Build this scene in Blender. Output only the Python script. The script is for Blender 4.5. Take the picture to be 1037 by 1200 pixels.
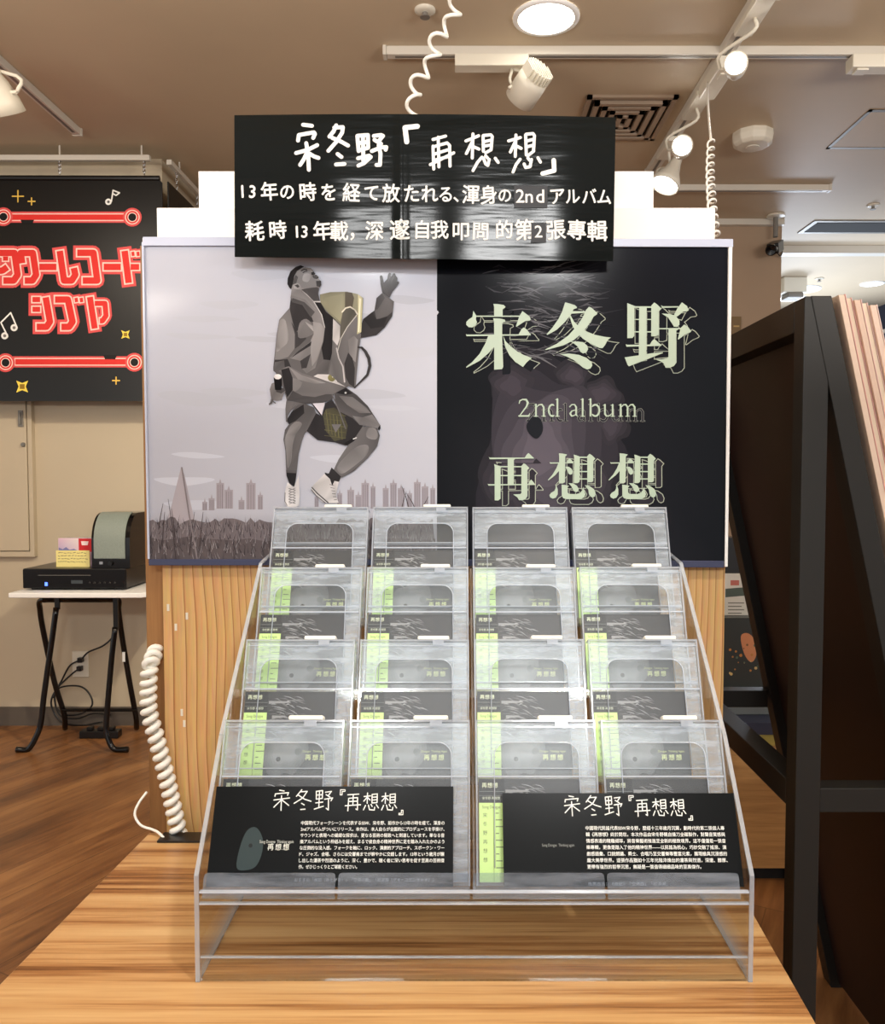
import bpy, bmesh, math, random
from mathutils import Vector, Matrix
S = bpy.context.scene
C = S.collection
for o in list(bpy.data.objects):
    bpy.data.objects.remove(o)

# ------------------------------------------------------------------ camera
H = 1.22                                   # camera height above the floor
F = 960.0                                  # focal length in pixels of the 1037 px wide frame
PITCH = math.atan(43 / F)
cd = bpy.data.cameras.new('camera')
cam = bpy.data.objects.new('camera', cd)
C.objects.link(cam)
cam.location = (0, 0, H)
cam.rotation_euler = (math.pi / 2 - PITCH, 0, 0)
cd.sensor_fit = 'HORIZONTAL'
cd.sensor_width = 36
cd.lens = 36 * F / 1037
cd.shift_x = -21.5 / 1037
cd.clip_start = 0.02
S.camera = cam

# ------------------------------------------------------------------ view, world, lights
S.view_settings.view_transform = 'Standard'
S.view_settings.look = 'None'
S.view_settings.gamma = 1
S.view_settings.exposure = 0.0
S.cycles.transparent_max_bounces = 64
S.cycles.max_bounces = 10
S.cycles.use_denoising = True
w = bpy.data.worlds.new('shop')
S.world = w
w.use_nodes = True
w.node_tree.nodes['Background'].inputs[0].default_value = (1.0, 0.985, 0.97, 1)
w.node_tree.nodes['Background'].inputs[1].default_value = 0.78


def lamp(name, kind, loc, aim, power, color=(1, 0.93, 0.84), size=0.1, angle=60, blend=0.6, size_y=None):
    d = bpy.data.lights.new(name, kind)
    d.energy = power
    d.color = color
    if kind == 'AREA':
        d.size = size
        if size_y:
            d.shape = 'RECTANGLE'
            d.size_y = size_y
    else:
        d.shadow_soft_size = size
    if kind == 'SPOT':
        d.spot_size = math.radians(angle)
        d.spot_blend = blend
    o = bpy.data.objects.new(name, d)
    C.objects.link(o)
    o.location = loc
    o.rotation_euler = (Vector(aim) - Vector(loc)).to_track_quat('-Z', 'Y').to_euler()
    return o


lamp('track_spot_light', 'SPOT', (0.55, -2.15, 2.62), (0.03, 1.25, 1.0), 172, (1, 1, 0.99), 0.2, 46, 0.6)
lamp('track_spot_light', 'SPOT', (-0.5, -2.15, 2.62), (-0.05, 1.3, 1.1), 104, (1, 1, 0.99), 0.2, 46, 0.6)
lamp('track_spot_light', 'SPOT', (0.1, 2.0, 2.6), (-1.8, 3.9, 1.1), 150, (1, 0.87, 0.66), 0.05, 70, 0.8)
lamp('track_spot_light', 'SPOT', (0.42, 0.22, 2.64), (0.03, 1.06, 0.80), 95, (1, 0.96, 0.90), 0.05, 46, 0.9)
lamp('shop_ceiling_light', 'AREA', (0.1, -1.0, 2.70), (0.1, -0.8, 0), 14, (1, 0.97, 0.94), 3.2, size_y=2.2)
lamp('shop_ceiling_light', 'AREA', (-2.0, 1.6, 2.68), (-2.0, 1.8, 0), 20, (1, 0.88, 0.74), 0.8, size_y=0.8)
lamp('hall_cool_light', 'AREA', (2.78, 7.2, 1.75), (1.9, 4.2, 2.75), 26, (0.76, 0.86, 1.0), 0.7, size_y=0.5)  # unseen cool source, placed to match the light edge across the ceiling
lamp('hall_area_light', 'AREA', (2.9, 6.0, 2.0), (2.9, 6.2, 6), 20, (0.72, 0.84, 1.0), 1.2, size_y=2.5)  # added lamp facing up from below, tints the hall ceiling cool
lamp('hall_area_light', 'AREA', (2.0, 2.6, 2.68), (1.6, 2.2, 0), 12, (1, 0.95, 0.9), 0.4, size_y=0.4)
lamp('ceiling_fill_light', 'AREA', (-1.6, 0.2, 1.75), (-1.6, 0.75, 3.2), 70, (1, 0.90, 0.80), 1.4, size_y=0.5)
lamp('ceiling_fill_light', 'AREA', (1.7, 0.2, 1.75), (1.7, 0.75, 3.2), 70, (1, 0.93, 0.86), 1.4, size_y=0.5)  # right-hand twin of the added ceiling fill


# ------------------------------------------------------------------ helpers
def lin(c):
    return tuple(((v / 255) / 12.92 if v / 255 <= 0.04045 else ((v / 255 + 0.055) / 1.055) ** 2.4) for v in c)


def at(u, v, Y):
    """the point at distance Y that stands at photo pixel (u, v)"""
    up = (600 - v) / F
    y = math.cos(PITCH) + up * math.sin(PITCH)
    z = -math.sin(PITCH) + up * math.cos(PITCH)
    k = Y / y
    return Vector(((u - 540) / F * k, Y, H + z * k))


def atz(u, v, Z):
    """the same, on the level Z above the floor"""
    up = (600 - v) / F
    y = math.cos(PITCH) + up * math.sin(PITCH)
    z = -math.sin(PITCH) + up * math.cos(PITCH)
    k = (Z - H) / z
    return Vector(((u - 540) / F * k, y * k, Z))


def mat(name, col, rough=0.5, metal=0.0, spec=0.5, emit=None, noise=None, bump=None, coat=0.0):
    m = bpy.data.materials.new(name)
    m.use_nodes = True
    nt = m.node_tree
    b = nt.nodes['Principled BSDF']
    c = lin(col) + (1,)
    b.inputs['Base Color'].default_value = c
    b.inputs['Roughness'].default_value = rough
    b.inputs['Metallic'].default_value = metal
    b.inputs['Specular IOR Level'].default_value = spec
    b.inputs['Coat Weight'].default_value = coat
    if emit:
        b.inputs['Emission Color'].default_value = c
        b.inputs['Emission Strength'].default_value = emit
    if noise or bump:
        tc = nt.nodes.new('ShaderNodeTexCoord')
        n = nt.nodes.new('ShaderNodeTexNoise')
        n.inputs['Scale'].default_value = (noise or bump)[0]
        n.inputs['Detail'].default_value = 6
        nt.links.new(tc.outputs['Object'], n.inputs['Vector'])
        if noise:
            r = nt.nodes.new('ShaderNodeValToRGB')
            k = noise[1]
            r.color_ramp.elements[0].position = 0.3
            r.color_ramp.elements[1].position = 0.7
            r.color_ramp.elements[0].color = tuple(x * (1 - k) for x in c[:3]) + (1,)
            r.color_ramp.elements[1].color = tuple(min(1, x * (1 + k)) for x in c[:3]) + (1,)
            nt.links.new(n.outputs['Fac'], r.inputs['Fac'])
            nt.links.new(r.outputs['Color'], b.inputs['Base Color'])
        if bump:
            bp = nt.nodes.new('ShaderNodeBump')
            bp.inputs['Strength'].default_value = bump[1]
            bp.inputs['Distance'].default_value = 0.01
            nt.links.new(n.outputs['Fac'], bp.inputs['Height'])
            nt.links.new(bp.outputs['Normal'], b.inputs['Normal'])
    return m


def wood(name, stops, scale, rot=(0, 0, 0), rough=0.35, dist=0.0, fine=0.25, planks=None):
    """wood grain: noise stretched along one axis through a colour ramp; optional plank seams"""
    m = bpy.data.materials.new(name)
    m.use_nodes = True
    nt = m.node_tree
    L = nt.links.new
    b = nt.nodes['Principled BSDF']
    b.inputs['Roughness'].default_value = rough
    tc = nt.nodes.new('ShaderNodeTexCoord')
    rm = nt.nodes.new('ShaderNodeMapping')
    rm.inputs['Rotation'].default_value = rot
    mp = nt.nodes.new('ShaderNodeMapping')
    mp.inputs['Scale'].default_value = scale
    L(tc.outputs['Object'], rm.inputs['Vector'])
    L(rm.outputs['Vector'], mp.inputs['Vector'])
    n1 = nt.nodes.new('ShaderNodeTexNoise')
    n1.inputs['Scale'].default_value = 1
    n1.inputs['Detail'].default_value = 5
    n1.inputs['Roughness'].default_value = 0.65
    n1.inputs['Distortion'].default_value = dist
    L(mp.outputs['Vector'], n1.inputs['Vector'])
    n2 = nt.nodes.new('ShaderNodeTexNoise')
    n2.inputs['Scale'].default_value = 6
    n2.inputs['Detail'].default_value = 3
    L(mp.outputs['Vector'], n2.inputs['Vector'])
    mx = nt.nodes.new('ShaderNodeMath')
    mx.operation = 'MULTIPLY_ADD'
    mx.inputs[1].default_value = fine
    L(n2.outputs['Fac'], mx.inputs[0])
    L(n1.outputs['Fac'], mx.inputs[2])
    r = nt.nodes.new('ShaderNodeValToRGB')
    e = r.color_ramp.elements
    e[0].position = stops[0][0]
    e[0].color = lin(stops[0][1]) + (1,)
    e[1].position = stops[-1][0]
    e[1].color = lin(stops[-1][1]) + (1,)
    for p, c in stops[1:-1]:
        q = e.new(p)
        q.color = lin(c) + (1,)
    L(mx.outputs[0], r.inputs['Fac'])
    out = r.outputs['Color']
    if planks:
        br = nt.nodes.new('ShaderNodeTexBrick')
        br.inputs['Scale'].default_value = 1
        br.inputs['Brick Width'].default_value = planks[0]
        br.inputs['Row Height'].default_value = planks[1]
        br.inputs['Mortar Size'].default_value = 0.0015
        br.inputs['Color1'].default_value = (1, 1, 1, 1)
        br.inputs['Color2'].default_value = (0.78, 0.78, 0.78, 1)
        br.inputs['Mortar'].default_value = (0.45, 0.45, 0.45, 1)
        L(rm.outputs['Vector'], br.inputs['Vector'])
        mu = nt.nodes.new('ShaderNodeMix')
        mu.data_type = 'RGBA'
        mu.blend_type = 'MULTIPLY'
        mu.inputs[0].default_value = 1
        L(out, mu.inputs[6])
        L(br.outputs['Color'], mu.inputs[7])
        out = mu.outputs[2]
    L(out, b.inputs['Base Color'])
    return m


def pine(name):
    """pine cladding: pale yellow board with wavy brown growth lines running up"""
    m = bpy.data.materials.new(name)
    m.use_nodes = True
    nt = m.node_tree
    L = nt.links.new
    b = nt.nodes['Principled BSDF']
    b.inputs['Roughness'].default_value = 0.5
    tc = nt.nodes.new('ShaderNodeTexCoord')
    mp = nt.nodes.new('ShaderNodeMapping')
    mp.inputs['Scale'].default_value = (1, 1, 0.07)
    L(tc.outputs['Object'], mp.inputs['Vector'])
    sx = nt.nodes.new('ShaderNodeSeparateXYZ')
    L(tc.outputs['Object'], sx.inputs[0])
    sw = nt.nodes.new('ShaderNodeTexNoise')
    sw.inputs['Scale'].default_value = 3.0
    sw.inputs['Detail'].default_value = 2.5
    sm = nt.nodes.new('ShaderNodeMapping')
    sm.inputs['Scale'].default_value = (1, 1, 0.32)
    L(tc.outputs['Object'], sm.inputs['Vector'])
    L(sm.outputs['Vector'], sw.inputs['Vector'])
    k1 = nt.nodes.new('ShaderNodeMath')
    k1.operation = 'MULTIPLY'
    k1.inputs[1].default_value = 13.0
    L(sw.outputs['Fac'], k1.inputs[0])
    k2 = nt.nodes.new('ShaderNodeMath')
    k2.operation = 'MULTIPLY_ADD'
    k2.inputs[1].default_value = 66.0
    L(sx.outputs['X'], k2.inputs[0])
    L(k1.outputs[0], k2.inputs[2])
    wv = nt.nodes.new('ShaderNodeMath')
    wv.operation = 'FRACT'
    L(k2.outputs[0], wv.inputs[0])
    r = nt.nodes.new('ShaderNodeValToRGB')
    e = r.color_ramp.elements
    e[0].position = 0.0
    e[0].color = lin((140, 90, 46)) + (1,)
    e[1].position = 1.0
    e[1].color = lin((212, 170, 114)) + (1,)
    q = e.new(0.07)
    q.color = lin((172, 120, 68)) + (1,)
    q = e.new(0.16)
    q.color = lin((200, 156, 98)) + (1,)
    L(wv.outputs[0], r.inputs['Fac'])
    n = nt.nodes.new('ShaderNodeTexNoise')
    n.inputs['Scale'].default_value = 260
    L(mp.outputs['Vector'], n.inputs['Vector'])
    mu = nt.nodes.new('ShaderNodeMix')
    mu.data_type = 'RGBA'
    mu.blend_type = 'OVERLAY'
    mu.inputs[0].default_value = 0.25
    L(r.outputs['Color'], mu.inputs[6])
    L(n.outputs['Color'], mu.inputs[7])
    hs = nt.nodes.new('ShaderNodeHueSaturation')
    hs.inputs['Saturation'].default_value = 1.0
    L(mu.outputs[2], hs.inputs['Color'])
    L(hs.outputs['Color'], b.inputs['Base Color'])
    return m


def clear(name, tint=(250, 252, 252), milk=0.06, gloss=1.0, rough=0.06, scratch=0.0, ior=1.45):
    """thin clear plastic: see-through with a glossy skin and milkiness for scuffs and painted-in sheen"""
    m = bpy.data.materials.new(name)
    m.use_nodes = True
    nt = m.node_tree
    nt.nodes.clear()
    L = nt.links.new
    out = nt.nodes.new('ShaderNodeOutputMaterial')
    tr = nt.nodes.new('ShaderNodeBsdfTransparent')
    tr.inputs[0].default_value = lin(tint) + (1,)
    gl = nt.nodes.new('ShaderNodeBsdfGlossy')
    gl.inputs['Roughness'].default_value = rough
    gl.inputs[0].default_value = (1, 1, 1, 1)
    fr = nt.nodes.new('ShaderNodeFresnel')
    fr.inputs[0].default_value = ior
    k = nt.nodes.new('ShaderNodeMath')
    k.operation = 'MULTIPLY'
    k.inputs[1].default_value = gloss
    L(fr.outputs[0], k.inputs[0])
    m1 = nt.nodes.new('ShaderNodeMixShader')
    L(k.outputs[0], m1.inputs[0])
    L(tr.outputs[0], m1.inputs[1])
    L(gl.outputs[0], m1.inputs[2])
    df = nt.nodes.new('ShaderNodeBsdfDiffuse')
    df.inputs[0].default_value = lin((236, 243, 255)) + (1,)
    tl = nt.nodes.new('ShaderNodeBsdfTranslucent')
    tl.inputs[0].default_value = lin((236, 243, 255)) + (1,)
    dm = nt.nodes.new('ShaderNodeMixShader')
    dm.inputs[0].default_value = 0.35
    L(df.outputs[0], dm.inputs[1])
    L(tl.outputs[0], dm.inputs[2])
    m2 = nt.nodes.new('ShaderNodeMixShader')
    m2.inputs[0].default_value = milk
    if scratch:
        tc = nt.nodes.new('ShaderNodeTexCoord')
        mp = nt.nodes.new('ShaderNodeMapping')
        mp.inputs['Scale'].default_value = (14, 30, 90)
        n = nt.nodes.new('ShaderNodeTexNoise')
        n.inputs['Scale'].default_value = 1.0
        n.inputs['Detail'].default_value = 8
        n.inputs['Roughness'].default_value = 0.7
        L(tc.outputs['Object'], mp.inputs['Vector'])
        L(mp.outputs['Vector'], n.inputs['Vector'])
        mr = nt.nodes.new('ShaderNodeMapRange')
        mr.inputs[1].default_value = 0.4
        mr.inputs[2].default_value = 0.75
        mr.inputs[3].default_value = milk
        mr.inputs[4].default_value = milk + scratch
        L(n.outputs['Fac'], mr.inputs[0])
        L(mr.outputs[0], m2.inputs[0])
    L(m1.outputs[0], m2.inputs[1])
    L(dm.outputs[0], m2.inputs[2])
    L(m2.outputs[0], out.inputs[0])
    return m


def printed(name, rough=0.3, spec=0.5, bump=None, emit=0.0):
    """ink on paper or vinyl: the colour comes from the drawing itself"""
    m = bpy.data.materials.new(name)
    m.use_nodes = True
    nt = m.node_tree
    b = nt.nodes['Principled BSDF']
    b.inputs['Roughness'].default_value = rough
    b.inputs['Specular IOR Level'].default_value = spec
    a = nt.nodes.new('ShaderNodeAttribute')
    a.attribute_name = 'ink'
    nt.links.new(a.outputs['Color'], b.inputs['Base Color'])
    if bump:
        tc = nt.nodes.new('ShaderNodeTexCoord')
        n = nt.nodes.new('ShaderNodeTexNoise')
        n.inputs['Scale'].default_value = bump[0]
        n.inputs['Detail'].default_value = 3
        mp = nt.nodes.new('ShaderNodeMapping')
        mp.inputs['Scale'].default_value = bump[2] if len(bump) > 2 else (1, 1, 1)
        bp = nt.nodes.new('ShaderNodeBump')
        bp.inputs['Strength'].default_value = bump[1]
        bp.inputs['Distance'].default_value = 0.01
        nt.links.new(tc.outputs['Object'], mp.inputs['Vector'])
        nt.links.new(mp.outputs['Vector'], n.inputs['Vector'])
        nt.links.new(n.outputs['Fac'], bp.inputs['Height'])
        nt.links.new(bp.outputs['Normal'], b.inputs['Normal'])
    return m


def tag(o, label=None, cat=None, group=None, kind=None):
    if label:
        o['label'] = label
    if cat:
        o['category'] = cat
    if group:
        o['group'] = group
    if kind:
        o['kind'] = kind
    return o


def thing(name, label, cat, loc=(0, 0, 0), group=None, rot=None):
    o = bpy.data.objects.new(name, None)
    o.empty_display_size = 0.05
    C.objects.link(o)
    o.location = loc
    if rot:
        o.rotation_euler = rot
    return tag(o, label, cat, group)


class MB:
    """collects shapes for ONE mesh object"""

    def __init__(s):
        s.v, s.f, s.c = [], [], []

    def add(s, vs, fs, col=None):
        n = len(s.v)
        s.v += [tuple(x) for x in vs]
        s.f += [tuple(i + n for i in f) for f in fs]
        s.c += [col or (1, 1, 1)] * len(vs)
        return s

    def box(s, a, b, M=None):
        x0, y0, z0 = a
        x1, y1, z1 = b
        vs = [Vector(p) for p in ((x0, y0, z0), (x1, y0, z0), (x1, y1, z0), (x0, y1, z0),
                                  (x0, y0, z1), (x1, y0, z1), (x1, y1, z1), (x0, y1, z1))]
        if M is not None:
            vs = [M @ p for p in vs]
        return s.add(vs, [(0, 3, 2, 1), (4, 5, 6, 7), (0, 1, 5, 4), (1, 2, 6, 5), (2, 3, 7, 6), (3, 0, 4, 7)])

    def slab(s, p, q, r, t):
        """parallelogram p, q, r (corner, along, up) with thickness vector t"""
        p, q, r, t = map(Vector, (p, q, r, t))
        a = [p, p + q, p + q + r, p + r]
        return s.add(a + [x + t for x in a], [(0, 1, 2, 3), (7, 6, 5, 4), (0, 4, 5, 1), (1, 5, 6, 2), (2, 6, 7, 3), (3, 7, 4, 0)])

    def beam(s, a, b, w, d, side=(1, 0, 0)):
        """rectangular bar from a to b, w wide along side, d deep across"""
        a, b = Vector(a), Vector(b)
        ax = (b - a).normalized()
        sx = Vector(side)
        sx = (sx - ax * sx.dot(ax)).normalized()
        sy = ax.cross(sx)
        return s.slab(a - sx * w / 2 - sy * d / 2, sx * w, sy * d, b - a)

    def prism(s, poly, t):
        """closed polygon (list of 3D points) pushed along t"""
        n = len(poly)
        p = [Vector(x) for x in poly]
        t = Vector(t)
        fs = [tuple(range(n)), tuple(range(2 * n - 1, n - 1, -1))]
        fs += [(i, i + n, (i + 1) % n + n, (i + 1) % n) for i in range(n)]
        return s.add(p + [x + t for x in p], fs)

    def tube(s, path, r, seg=8, caps=True):
        P = [Vector(p) for p in path]
        n = len(P)
        vs, fs = [], []
        prev = None
        for i, p in enumerate(P):
            d = (P[min(i + 1, n - 1)] - P[max(i - 1, 0)]).normalized()
            if prev is None:
                up = Vector((0, 0, 1)) if abs(d.z) < 0.9 else Vector((0, 1, 0))
                a = d.cross(up).normalized()
            else:
                a = (prev - d * prev.dot(d)).normalized()
            prev = a
            b = d.cross(a)
            rr = r[i] if isinstance(r, (list, tuple)) else r
            for k in range(seg):
                t = 2 * math.pi * k / seg
                vs.append(p + (a * math.cos(t) + b * math.sin(t)) * rr)
        for i in range(n - 1):
            for k in range(seg):
                k2 = (k + 1) % seg
                fs.append((i * seg + k, i * seg + k2, (i + 1) * seg + k2, (i + 1) * seg + k))
        if caps:
            fs.append(tuple(range(seg - 1, -1, -1)))
            fs.append(tuple((n - 1) * seg + k for k in range(seg)))
        return s.add(vs, fs)

    def lathe(s, prof, origin, axis=(0, 0, 1), seg=28):
        """prof: list of (radius, along)"""
        ax = Vector(axis).normalized()
        up = Vector((0, 0, 1)) if abs(ax.z) < 0.9 else Vector((0, 1, 0))
        a = ax.cross(up).normalized()
        b = ax.cross(a)
        o = Vector(origin)
        vs, fs = [], []
        for r, h in prof:
            for k in range(seg):
                t = 2 * math.pi * k / seg
                vs.append(o + ax * h + (a * math.cos(t) + b * math.sin(t)) * max(r, 1e-5))
        for i in range(len(prof) - 1):
            for k in range(seg):
                k2 = (k + 1) % seg
                fs.append((i * seg + k, i * seg + k2, (i + 1) * seg + k2, (i + 1) * seg + k))
        return s.add(vs, fs)

    def build(s, name, m, parent=None, smooth=False, bevel=0, origin=None):
        me = bpy.data.meshes.new(name)
        me.from_pydata(s.v, [], s.f)
        me.materials.append(m)
        ca = me.color_attributes.new('ink', 'FLOAT_COLOR', 'POINT')
        for i, c in enumerate(s.c):
            ca.data[i].color = tuple(c) + (1,)
        bm = bmesh.new()
        bm.from_mesh(me)
        if not isinstance(s, Print):
            bmesh.ops.recalc_face_normals(bm, faces=bm.faces)
        bm.to_mesh(me)
        bm.free()
        o = bpy.data.objects.new(name, me)
        C.objects.link(o)
        if parent is not None:
            o.parent = parent
            if origin is None:
                g = Vector((0, 0, 0))
                q = parent
                while q is not None:
                    g += q.location
                    q = q.parent
                origin = g
            if origin != 'local':
                me.transform(Matrix.Translation(-Vector(origin)))
        if smooth:
            me.polygons.foreach_set('use_smooth', [True] * len(me.polygons))
        if bevel:
            bv = o.modifiers.new('bevel', 'BEVEL')
            bv.width = bevel
            bv.segments = 2
            bv.limit_method = 'ANGLE'
        return o


_tc = {}


def glyphs(s):
    """outline of one character as flat mesh: verts (x, y), faces; size 1"""
    k = s
    if k not in _tc:
        cu = bpy.data.curves.new('text', 'FONT')
        cu.body = s
        cu.size = 1
        cu.resolution_u = 3
        o = bpy.data.objects.new('text', cu)
        C.objects.link(o)
        bpy.context.view_layer.update()
        me = bpy.data.meshes.new_from_object(o.evaluated_get(bpy.context.evaluated_depsgraph_get()))
        _tc[k] = ([(v.co.x, v.co.y) for v in me.vertices], [tuple(p.vertices) for p in me.polygons])
        bpy.data.meshes.remove(me)
        bpy.data.objects.remove(o)
        bpy.data.curves.remove(cu)
    return _tc[k]


class Print(MB):
    """flat printed drawing; pt(u, v, h) turns drawing units into a point h metres proud of the sheet.
    Pieces are stacked like coats of ink, ordered by layer, a few microns apart."""

    def __init__(s, pt, coat=2e-6, base=2e-4):
        super().__init__()
        s.pt, s.coat, s.base, s.items = pt, coat, base, []
        s.tone = 0                          # photographic half-tone variation within a printed patch

    def put(s, pts, faces, cols, layer):
        s.items.append((layer, len(s.items), s.pt, pts, faces, cols))
        return s

    def poly(s, pts, col, layer=1, smooth=0):
        if smooth:
            pts = curve(pts, smooth)
        c = lin(col)
        if s.tone:
            cols = [tuple(min(1, x * (1 + s.tone * math.sin(0.31 * u + 0.23 * v) + s.tone * 0.8 * math.sin(0.47 * v - 0.2 * u + layer * 3))) for x in c) for u, v in pts]
        else:
            cols = [c] * len(pts)
        return s.put(list(pts), [tuple(range(len(pts)))], cols, layer)

    def grad(s, quad, cols, layer=1):
        """four corners with a colour each"""
        return s.put(list(quad), [(0, 1, 2, 3)], [lin(c) for c in cols], layer)

    def build(s, *a, **k):
        for r, (_, _, pt, pts, faces, cols) in enumerate(sorted(s.items, key=lambda t: t[:2])):
            n = len(s.v)
            s.v += [tuple(pt(u, v, s.base + r * s.coat)) for u, v in pts]
            s.f += [tuple(i + n for i in f) for f in faces]
            s.c += cols
        return super().build(*a, **k)

    def dot(s, u, v, r, col, layer=1, ry=None, n=14):
        return s.poly([(u + r * math.cos(6.2832 * k / n), v + (ry or r) * math.sin(6.2832 * k / n)) for k in range(n)], col, layer)

    def stroke(s, pts, w, col, layer=1, caps='round', closed=False):
        n = len(pts)
        ws = w if isinstance(w, (list, tuple)) else [w] * n
        if closed:
            pts = list(pts) + [pts[0]]
            ws = list(ws) + [ws[0]]
            n += 1
        for i in range(n - 1):
            (x0, y0), (x1, y1) = pts[i], pts[i + 1]
            L = math.hypot(x1 - x0, y1 - y0) or 1e-6
            dx, dy = (x1 - x0) / L, (y1 - y0) / L
            if caps == 'square':
                if i == 0 and not closed:
                    x0, y0 = x0 - dx * ws[i] / 2, y0 - dy * ws[i] / 2
                if i == n - 2 and not closed:
                    x1, y1 = x1 + dx * ws[i] / 2, y1 + dy * ws[i] / 2
            a, b = ws[i] / 2, ws[i + 1] / 2
            s.poly([(x0 - dy * a, y0 + dx * a), (x1 - dy * b, y1 + dx * b), (x1 + dy * b, y1 - dx * b), (x0 + dy * a, y0 - dx * a)], col, layer)
        for i, (x, y) in enumerate(pts):
            if caps == 'round' or 0 < i < n - 1 or closed:
                s.dot(x, y, ws[i] / 2, col, layer, n=10)
        return s

    def char(s, ch, cx, cy, size, col, layer=1, bold=0.0, rot=0.0, sx=1.0):
        vs, fs = glyphs(ch)
        if not vs:
            return s
        mx = (min(p[0] for p in vs) + max(p[0] for p in vs)) / 2
        c, q = math.cos(rot), math.sin(rot)
        for dx, dy in (((0, 0),) if not bold else ((-1, 0), (1, 0), (0, -1), (0, 1))):
            out = []
            for x, y in vs:
                X, Y = (x - mx + dx * bold) * size * sx, -(y - 0.33 + dy * bold) * size
                out.append((cx + X * c - Y * q, cy + X * q + Y * c))
            s.put(out, fs, [lin(col)] * len(out), layer)
        return s

    def line(s, txt, u0, v, u1, size, col, layer=1, bold=0.0):
        """a line of text fitted between u0 and u1, baseline middle at v"""
        vs, fs = glyphs(txt)
        a = min(p[0] for p in vs)
        b = max(p[0] for p in vs)
        k = (u1 - u0) / (b - a)
        for d in ((0,) if not bold else (-bold, bold)):
            s.put([(u0 + (x - a + d) * k, v - (y - 0.33 + d) * size) for x, y in vs], fs, [lin(col)] * len(vs), layer)
        return s


def curve(pts, n=4):
    """closed Catmull-Rom curve through pts"""
    out = []
    m = len(pts)
    for i in range(m):
        p0, p1, p2, p3 = pts[i - 1], pts[i], pts[(i + 1) % m], pts[(i + 2) % m]
        for k in range(n):
            t = k / n
            out.append(tuple(0.5 * (2 * p1[j] + (p2[j] - p0[j]) * t + (2 * p0[j] - 5 * p1[j] + 4 * p2[j] - p3[j]) * t * t
                                    + (3 * p1[j] - p0[j] - 3 * p2[j] + p3[j]) * t ** 3) for j in range(2)))
    return out


def grow(pts, d):
    """polygon pushed outward by d"""
    n = len(pts)
    A = sum(pts[i][0] * pts[(i + 1) % n][1] - pts[(i + 1) % n][0] * pts[i][1] for i in range(n))
    s_ = 1 if A > 0 else -1
    out = []
    for i in range(n):
        a, b, c = Vector(pts[i - 1]), Vector(pts[i]), Vector(pts[(i + 1) % n])
        e, f = (b - a).normalized(), (c - b).normalized()
        n1, n2 = Vector((e.y, -e.x)) * s_, Vector((f.y, -f.x)) * s_
        m = n1 + n2
        if m.length < 1e-4:
            m = n1
        m.normalize()
        k = min(1.8, 1 / max(0.35, m.dot(n1)))
        out.append(tuple(b + m * d * k))
    return out


def opencurve(P, n=6):
    """smooth open path through 3D points"""
    P = [Vector(p) for p in P]
    Q = [P[0] * 2 - P[1]] + P + [P[-1] * 2 - P[-2]]
    out = []
    for i in range(1, len(Q) - 2):
        for k in range(n):
            t = k / n
            a, b, c, d = Q[i - 1:i + 3]
            out.append(0.5 * (2 * b + (c - a) * t + (2 * a - 5 * b + 4 * c - d) * t * t + (3 * b - a - 3 * c + d) * t ** 3))
    out.append(P[-1])
    return out


def coil(mb, path, turns, R, r, per=14, seg=7):
    """helix of wire wound around a path"""
    P = opencurve(path, 12)
    acc = [0]
    for a, b in zip(P, P[1:]):
        acc.append(acc[-1] + (b - a).length)
    T = acc[-1]
    out = []
    N = int(turns * per)
    j = 0
    for i in range(N + 1):
        d = T * i / N
        while j < len(P) - 2 and acc[j + 1] < d:
            j += 1
        t = (d - acc[j]) / max(1e-9, acc[j + 1] - acc[j])
        p = P[j].lerp(P[j + 1], t)
        ax = (P[j + 1] - P[j]).normalized()
        a = ax.cross(Vector((0, 1, 0))).normalized()
        b = ax.cross(a)
        an = 2 * math.pi * i / per
        out.append(p + (a * math.cos(an) + b * math.sin(an)) * R)
    return mb.tube(out, r, seg)


def dup(root, loc, label, rotz=None):
    r = root.copy()
    C.objects.link(r)
    r.location = loc
    r['label'] = label
    for ch in list(root.children):
        c = ch.copy()
        C.objects.link(c)
        c.parent = r
        for g in list(ch.children):
            d = g.copy()
            C.objects.link(d)
            d.parent = c
    return r


# ------------------------------------------------------------------ materials
M = {}
M['floor'] = wood('floor_laminate', [(0.42, (96, 62, 38)), (0.6, (140, 94, 56)), (0.8, (176, 126, 78))], (9, 1.1, 1),
                  rot=(0, 0, math.radians(28)), rough=0.32, dist=0.4, planks=(0.15, 1.2))
M['platform'] = wood('platform_laminate', [(0.42, (100, 64, 36)), (0.54, (156, 110, 66)), (0.64, (190, 148, 98)), (0.8, (206, 170, 120))],
                     (0.9, 34, 20), rough=0.3, fine=0.22)
M['pine'] = pine('pine_cladding')
M['edgewood'] = wood('fixture_edge_wood', [(0.4, (120, 82, 44)), (0.8, (168, 122, 72))], (30, 30, 1.5), rough=0.5)
M['cabinet'] = wood('cabinet_wood', [(0.4, (150, 108, 62)), (0.8, (190, 146, 92))], (2, 2, 40), rough=0.4)
M['ceiling'] = mat('ceiling_paint', (200, 182, 156), 0.55, noise=(1.2, 0.06), spec=0.3)
M['wall'] = mat('wall_cream', (196, 182, 158), 0.7, noise=(2, 0.03))
M['tan'] = mat('wall_tan', (170, 146, 122), 0.75, noise=(2, 0.04))
M['navy'] = mat('wall_navy', (44, 50, 70), 0.6)
M['hall'] = mat('wall_hall', (150, 150, 158), 0.7)
M['base'] = mat('baseboard_grey', (92, 84, 76), 0.6)
M['white'] = mat('white_board', (246, 246, 244), 0.55)
M['cream'] = mat('cream_plastic', (226, 220, 204), 0.4)
M['offwhite'] = mat('off_white_metal', (214, 208, 196), 0.4)
M['cord'] = mat('white_cord', (240, 238, 230), 0.35)
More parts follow.
